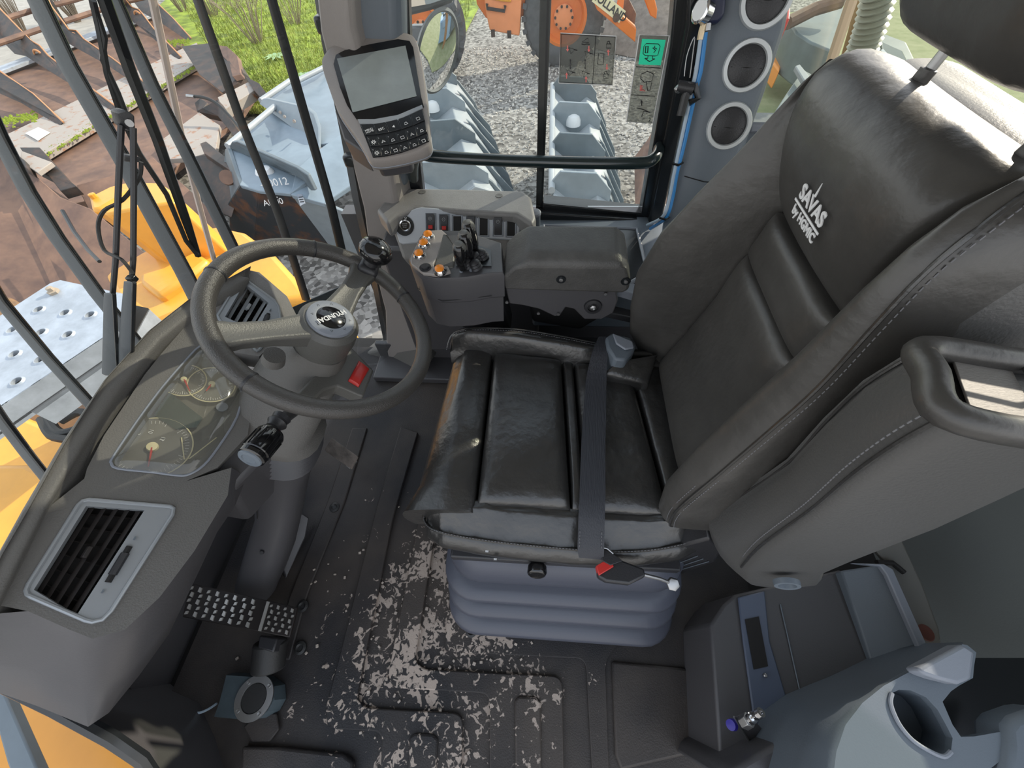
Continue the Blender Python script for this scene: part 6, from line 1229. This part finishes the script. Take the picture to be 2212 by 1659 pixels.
gbars = [([(0, 300), (100, 500), (202, 640), (300, 745), (420, 900)][0:0] or [(-30, 205), (15, 300), (85, 440), (140, 528)], .50, 34), ]
def strap(name, P, ys, wpx, m, lab, cat, edge=True):
    t = thing(name, lab, cat, Wy(*P[-1], ys[-1]), 'guard bars outside the windscreen')
    L1 = [Wy(x - wpx / 2, y, yy) for (x, y), yy in zip(P, ys)]; L2 = [Wy(x + wpx / 2, y, yy) for (x, y), yy in zip(P, ys)]
    n_ = V((-.35, .15, 0)).normalized() * .012
    build('flat_bar', M().loft([[a, b, b + n_, a + n_] for a, b in zip(L1, L2)]), m, t)
    if edge: build('rubber_edge', M().tube([b + n_ * .3 for b in L2], .0035, 6), K['frame'], t)
strap('guard_bar', [(-40, 205), (0, 295), (62, 415), (125, 515), (215, 640), (304, 752)], [.52, .52, .53, .53, .52, .50], 30, K['guard'], 'leftmost grey guard bar crossing the rusty bucket and walkway', 'guard bar')
strap('guard_bar', [(-30, 600), (0, 650), (100, 770), (200, 880), (240, 920)], [.36, .36, .36, .35, .35], 27, K['guard'], 'lowest grey guard bar crossing the walkway plate', 'guard bar')
strap('guard_bar', [(-30, 860), (0, 905), (60, 985), (120, 1060)], [.22, .22, .22, .22], 26, K['guard'], 'short grey guard bar at the left edge just above the dashboard rim', 'guard bar')
strap('guard_bar', [(60, -60), (84, 0), (150, 140), (270, 350), (400, 590), (430, 650)], [.70] * 6, 34, K['guard'], 'widest grey guard bar running from the top left to the steering wheel', 'guard bar')
strap('guard_bar', [(232, -60), (252, 0), (330, 180), (420, 360), (510, 545), (520, 565)], [.80] * 6, 22, K['guard'], 'grey guard bar just right of the long black wiper blade', 'guard bar')
strap('guard_bar', [(412, -60), (432, 0), (520, 250), (600, 450), (622, 515), (665, 650)], [.90] * 6, 13, K['frame'], 'dark guard bar passing left of the nearest grey bucket cap', 'guard bar', False)
strap('guard_bar', [(575, -60), (592, 0), (660, 240), (720, 450), (742, 545), (746, 560)], [.97] * 6, 13, K['frame'], 'dark guard bar nearest to the front right pillar', 'guard bar', False)
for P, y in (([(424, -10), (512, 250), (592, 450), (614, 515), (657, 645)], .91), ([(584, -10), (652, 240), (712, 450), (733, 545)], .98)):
    tag(build('lit_bar_edge', M().tube([Wy(*p, y) for p in P], .0035, 6), mat('amber lit pale edge', (.62, .50, .36), .3)), {.91: 'pale lit edge painting amber light along the dark bar left of the bucket cap', .98: 'pale lit edge painting amber light along the dark bar nearest the pillar'}[y], 'lit edge')  # pale tubes paint amber light on the bar edges
tag(build('reflection_rod', M().tube([Wy(*p, .86) for p in ((322, -40), (330, 0), (362, 150), (400, 330), (432, 450), (462, 560))], .0065, 8), K['glare']), 'pale pinkish reflection drawn as a rod running down between two guard bars', 'rod')  # rod shape and pale colour stand in for a reflection on the glass
wp1 = thing('windscreen_wiper', 'black windscreen wiper with twin arms, clamp and long straight blade', 'wiper', Wy(260, 760, .44))
build('blade', M().tube([Wy(*p, .74) for p in ((205, -60), (226, 0), (280, 150), (340, 300), (400, 470), (428, 552))], [.0095] * 5 + [.007], 6), K['frame'], wp1)
build('blade_frame', M().tube([Wy(*p, .73) for p in ((200, 0), (214, 60), (232, 160), (262, 250), (300, 330), (360, 420), (402, 520), (426, 550))], .005, 6), K['blackpl'], wp1)
build('blade_frame', M().tube([Wy(*p, .73) for p in ((206, 20), (226, 80), (222, 130), (255, 200), (290, 290))], .004, 6), K['blackpl'], wp1)
arm_ys = .60
for P in (((262, 270), (256, 400), (250, 560), (243, 640), (240, 680)), ((288, 275), (289, 400), (288, 560), (284, 610))): build('arm_rod', M().tube([Wy(*p, arm_ys - .14 * (p[1] - 270) / 400) for p in P], .0042, 8), K['blackpl'], wp1)
for a_, b_, w0, w1 in (((240, 635), (242, 812), 6, 14), ((284, 610), (272, 800), 6, 13)):
    A = [Wy(a_[0] - w0, a_[1], .46), Wy(a_[0] + w0, a_[1], .46), Wy(b_[0] + w1, b_[1], .41), Wy(b_[0] - w1, b_[1], .41)]; build('arm_foot', M().prism(A, (-.012, .004, 0)), K['guard'], wp1, bevel=.002)
    build('foot_edge', M().tube([Wy(a_[0] + w0, a_[1], .458), Wy(b_[0] + w1, b_[1], .408)], .003, 6), K['frame'], wp1)
build('clamp', M().prism([Wy(*p, .60) for p in ((254, 240), (270, 236), (292, 248), (294, 280), (282, 286), (262, 272))], (-.02, .01, 0)), K['blackpl'], wp1, bevel=.003)
build('clamp_screw', M().lathe([(.005, 0), (.005, .003), (.001, .003)], Wy(279, 266, .598), (.8, -.6, .2), 10), K['steel'], wp1)
build('link', M().prism([Wy(*p, .59) for p in ((268, 335), (306, 340), (308, 352), (270, 350))], (-.02, .01, 0)), K['blackpl'], wp1, bevel=.002)
build('washer_hose', M().tube(cr([Wy(*p, y) for *p, y in ((305, 350, .58), (300, 385, .57), (265, 432, .55), (225, 455, .54), (212, 490, .53), (225, 540, .51), (262, 560, .49), (288, 592, .48))], 4), .0028, 6), K['rubber'], wp1)
build('hose_clip', M().box(Wy(285, 602, .478), (.014, .01, .01)), K['frame'], wp1, bevel=.002)
# ---------------- mirrors outside the side window
rm = thing('round_mirror', 'round convex mirror on a bracket outside the side window', 'mirror', Wy(942, 115, 1.45))
mc = Wy(946, 114, 1.45); mn = V((.86, -.44, -.25)).normalized()
E1_ = Wy(972, 52, 1.45) ; 
build('housing', M().lathe([(.001, -.03), (.07, -.025), (.098, -.008), (.105, .002), (.098, .006), (.093, .002)], mc, mn, 40), K['guard'], rm); build('mirror_glass', M().lathe([(.093, .002), (.06, .008), (.03, .0105), (.001, .0115)], mc, mn, 40), K['mirror'], rm)
build('bracket_arm', M().tube(cr([mc + V((.0, .03, .02)), Wy(915, 92, 1.48), Wy(903, 75, 1.5), Wy(878, 66, 1.5)], 4), .012, 8), K['trimlt'], rm); build('bracket_clamp', M().box(Wy(905, 70, 1.49), (.04, .03, .035)), K['trimlt'], rm, bevel=.005)
rm2 = thing('rear_view_mirror', 'lower edge of the larger rear view mirror at the top of the side window', 'mirror', Wy(925, 5, 1.5))
build('housing', M().loft([[Wy(x, y, 1.46 + dy) for x, y in ((872, -40), (875, 22), (882, 34), (930, 22), (975, 6), (985, -10), (990, -40))] for dy in (0, .05)]), K['guard'], rm2, bevel=.008); build('mirror_glass', M().prism([Wy(x, y, 1.455) for x, y in ((882, -40), (884, 16), (930, 8), (972, -6), (978, -40))], (0, .002, 0)), K['mirror'], rm2)
# ---------------- orange loader across the yard
ol = thing('orange_loader', 'orange wheeled loader standing across the yard with big worn tyres and a front boom', 'loader', (-.9, 11.6, GZ))
def wheel(px, py, r, y, tread=True):
    c = Wy(px, py, y); c.z = GZ + r - .03
    w = build('wheel', M().lathe([(r * .52, -.20), (r * .60, -.24), (r * .90, -.25), (r * .985, -.20), (r, -.08), (r, .25), (r * .9, .28), (r * .52, .2)], c, (0, 1, 0), 48, False), K['tyre'], ol, ang=.7)
    for k in range(26):
        a = 2 * pi * k / 26; e = V((cos(a), 0, sin(a))); f_ = V((-sin(a), 0, cos(a)))
        build('tread_lug', M().prism([c + e * (r * .93) + f_ * s + V((0, y_, 0)) for s, y_ in ((-.045, -.26), (.045, -.26), (.10, .0), (.01, .0))], e * (r * .10)), K['tyre'], w)
    build('rim', M().lathe([(r * .53, -.19), (r * .56, -.225), (r * .50, -.235), (r * .46, -.16), (r * .44, -.10), (r * .24, -.12), (r * .22, -.17), (.001, -.17)], c, (0, 1, 0), 36, False), K['orange'], w)
    build('hub', M().lathe([(r * .25, -.13), (r * .24, -.18), (r * .17, -.20), (.001, -.20)], c, (0, 1, 0), 24), K['orangelt'], w)
    for k in range(10): a = 2 * pi * k / 10; build('wheel_bolt', M().lathe([(.025, 0), (.025, .03), (.001, .03)], c + V((r * .21 * cos(a), -.19, r * .21 * sin(a))), (0, -1, 0), 6), K['rustdk'], w)
wheel(1215, 80, .86, 11.3); wheel(922, 100, .84, 10.6)
def oy(P, y, d, name, m, bev=.02): return build(name, M().prism([Wy(px, py, y) for px, py in P], (0, d, 0)), m, ol, bevel=bev)
oy(((1040, -60), (1130, -60), (1122, 78), (1058, 66), (1050, 30)), 11.0, .5, 'side_tank', K['orangelt'])
oy(((1020, -60), (1170, -60), (1160, 0), (1140, 30), (1120, 40), (1050, 40), (1030, 10)), 11.2, .6, 'chassis', K['orange'])
build('tank_handle', M().tube([Wy(x, y, 10.97) for x, y in ((1052, 8), (1052, 18), (1090, 24), (1091, 12))], .03, 6), K['blackpl'], ol)
for x, y in ((1065, 72), (1100, 74)): build('tank_hinge', M().box(Wy(x, y, 10.98), (.08, .05, .12)), K['rustdk'], ol)
for i in range(3): build('step_slot', M().tube([Wy(1062 + i * 8, -4 + i * 2, 10.98), Wy(1098 + i * 3, -2 + i * 2, 10.98)], .02, 5), K['yellow'], ol)
oy(((1262, -40), (1300, -40), (1330, 20), (1375, 62), (1372, 92), (1290, 22)), 10.6, .25, 'boom', K['orange'])
a_, b_ = Wy(1296, -2, 10.58), Wy(1336, 30, 10.58); xd = (b_ - a_).normalized(); yv = V((0, -1, 0)).cross(xd) * -1
if yv.z < 0: yv = -yv
build('name_strip', M().prism([a_ - xd * .12 + yv * .10, b_ + xd * .10 + yv * .10, b_ + xd * .10 - yv * .10, a_ - xd * .12 - yv * .10], (0, -.01, 0)), K['cream'], ol)
text('lettering', 'HOLLAND', .17, K['blackpl'], ol, ((a_ + b_) / 2 + V((0, -.015, 0)))[:], xd[:], yv[:], .003, .004)
oy(((1340, -30), (1352, -30), (1345, 30), (1330, 32)), 10.7, .12, 'tilt_link', K['orange']); oy(((1380, -40), (1405, -40), (1420, 20), (1418, 42), (1405, 34), (1392, 0)), 10.8, .15, 'fork_tine', K['orange'])
build('pivot_pin', M().lathe([(.07, 0), (.07, .05), (.001, .05)], Wy(1331, 37, 10.6), (0, -1, 0), 16), K['rustdk'], ol)
oy(((1350, -20), (1375, 30), (1370, 60), (1345, 40), (1335, 10)), 10.9, .15, 'hydraulic_bracket', K['rust'])
pt = thing('earth_pile', 'dark heap of earth beside the front of the orange loader', 'earth heap', Wz(1410, 90, GZ), kind='stuff')
r6 = random.Random(8); c = Wz(1425, 70, GZ); mm = M(); rows = []
for j in range(9):
    rows.append([c + V((2.2 * (1 - j / 8) * cos(a) * r6.uniform(.85, 1.1), 2.0 * (1 - j / 8) * sin(a), 1.1 * (j / 8) ** .8 + r6.uniform(-.04, .04))) for a in [2 * pi * k / 22 for k in range(22)]])
build('heap', mm.loft(rows), mat('dark earth', (.16, .13, .11), .95, bump=1, bscale=8, col2=(.30, .25, .21), vscale=6), pt)
# a rusty brown blade edge leaning below the exit sticker
tag(build('rusty_steel_plate', M().prism([Wz(x, y, z) for x, y, z in ((1425, 255, -1.2), (1400, 300, -1.3), (1370, 340, -1.5), (1372, 440, -1.6), (1440, 440, -1.5), (1460, 300, -1.3))], (.1, .1, -.05)), K['rust']), 'rust brown steel plate showing below the emergency exit sticker', 'plate')
# ---------------- behind, through the rear windows
rg_ = tag(build('rear_grass', M().prism([V((x, y, GZ + .01)) for x, y in ((2.6, 3), (20, -6), (30, 22), (4.5, 14), (3, 8))], (0, 0, .03)), mat('dull yard grass', (.20, .23, .10), .9, bump=1, bscale=10, col2=(.34, .34, .20), vscale=3), smooth=False), 'dull green grass behind the machine seen through the rear window', 'grass', kind='stuff')
h0 = [Wy(*p, 1.30) for p in ((1905, -60), (1895, 0), (1880, 60), (1862, 110), (1845, 160), (1825, 200))]
hp = cr(h0, 8); hs = thing('corrugated_hose', 'pale corrugated hose hanging outside the rear window', 'hose', hp[-1])
build('hose_core', M().tube(hp, .026, 12), K['hosebr'], hs)
for i in range(0, len(hp), 2): build('hose_ring', M().tube([hp[i] - (hp[min(i + 1, len(hp) - 1)] - hp[max(i - 1, 0)]).normalized() * .006, hp[i], hp[i] + (hp[min(i + 1, len(hp) - 1)] - hp[max(i - 1, 0)]).normalized() * .006], [.028, .036, .028], 14), K['hosebr'], hs)
tag(build('orange_rail', M().tube([Wy(*p, 1.42) for p in ((1880, -60), (1850, 60), (1812, 190))], .018, 8), K['brown']), 'brown orange rail outside beside the corrugated hose', 'rail')
def far(name, P, z, h, m, lab, cat, bev=.03): return tag(build(name, M().prism([Wz(x, y, z) for x, y in P], (0, 0, -h)), m, bevel=bev), lab, cat)
far('red_box', ((1722, 78), (1732, 92), (1745, 96), (1742, 108), (1726, 104)), -1.3, .3, K['red'], 'small red box on the ground beyond the rear window', 'box')
far('striped_board', ((1668, 132), (1674, 118), (1690, 140), (1684, 152)), -1.5, .3, mat('orange board', (.85, .30, .05), .5), 'orange striped marker board by the rear pillar', 'board')
far('dark_attachment', ((1700, 40), (1790, -10), (1830, 20), (1800, 110), (1750, 90), (1720, 70)), -1.0, .6, K['bucketdk'], 'dark steel attachment lying in the yard behind the window post', 'attachment')
build_ = tag(build('rusty_pipe', M().tube([Wz(1700, 50, -.9), Wz(1760, 20, -.8), Wz(1820, 2, -.7)], .10, 10), K['rust']), 'rusty pipe lying on the dark attachment behind the window post', 'pipe')
far('light_flap', ((1718, 142), (1728, 138), (1762, 180), (1758, 194), (1748, 192)), -.4, .05, K['trimlt'], 'pale grey flap sticking up outside the rear window', 'flap', .01)
far('grey_plate', ((1735, 150), (1800, 185), (1770, 260), (1660, 262), (1700, 200)), -.5, .04, K['bucketdk'], 'dark grey plate lying outside under the rear window', 'plate', .01)
far('yard_post', ((1700, -60), (1712, -60), (1706, 40), (1700, 40)), -.2, .2, K['red'], 'red post at the top edge beside the uppermost vent', 'post', .01)
van = thing('blue_van', 'light blue van parked behind the machine, seen under the head restraint', 'van', Wz(2080, 280, GZ))
vz = -.5
def vanp(name, P, z, h, m, bev=.05): return build(name, M().prism([Wz(x, y, z) for x, y in P], (0, 0, -h)), m, van, bevel=bev)
vanp('body', ((1960, 120), (2060, 170), (2190, 290), (2260, 380), (2200, 420), (2120, 360), (2020, 290), (1970, 230)), vz - .35, 1.0, K['bluecar']); vanp('roof', ((1990, 130), (2050, 160), (2190, 280), (2230, 330), (2180, 320), (2040, 220)), vz, .08, K['bluecar'])
vanp('glazing', ((1985, 150), (2045, 178), (2180, 292), (2180, 325), (2040, 240), (1985, 190)), vz - .12, .25, K['carglass'], .02); vanp('bonnet', ((2020, 240), (2080, 270), (2160, 350), (2120, 370), (2060, 320)), vz - .2, .3, K['bluecar'])
for P in (((2050, 270), (2095, 310)), ((1905, 110), (1955, 165)), ((1890, 130), (1930, 180))): build('light_bar', M().tube([Wz(*P[0], vz + .05), Wz(*P[1], vz + .05)], .02, 6), K['white'], van)
tag(build('timber_post', M().prism([Wz(x, y, -.1) for x, y in ((2040, 172), (2062, 184), (2030, 232), (2008, 222))], (0, 0, -1.2)), K['brown']), 'brown timber post in front of the blue van', 'post')
gc = thing('grey_car', 'grey green car front behind the seat seen left of the restraint post', 'car', Wz(1900, 120, GZ))
gp_ = lambda name, P, z, h, m, bev=.04: build(name, M().prism([Wz(x, y, z) for x, y in P], (0, 0, -h)), m, gc, bevel=bev)
gp_('body', ((1880, 60), (1960, 90), (2010, 190), (1960, 250), (1890, 190), (1860, 150)), -.9, .8, K['bucketdk']); gp_('windscreen', ((1905, 90), (1950, 110), (1990, 190), (1950, 220), (1910, 170)), -.75, .05, K['carglass'], .01)
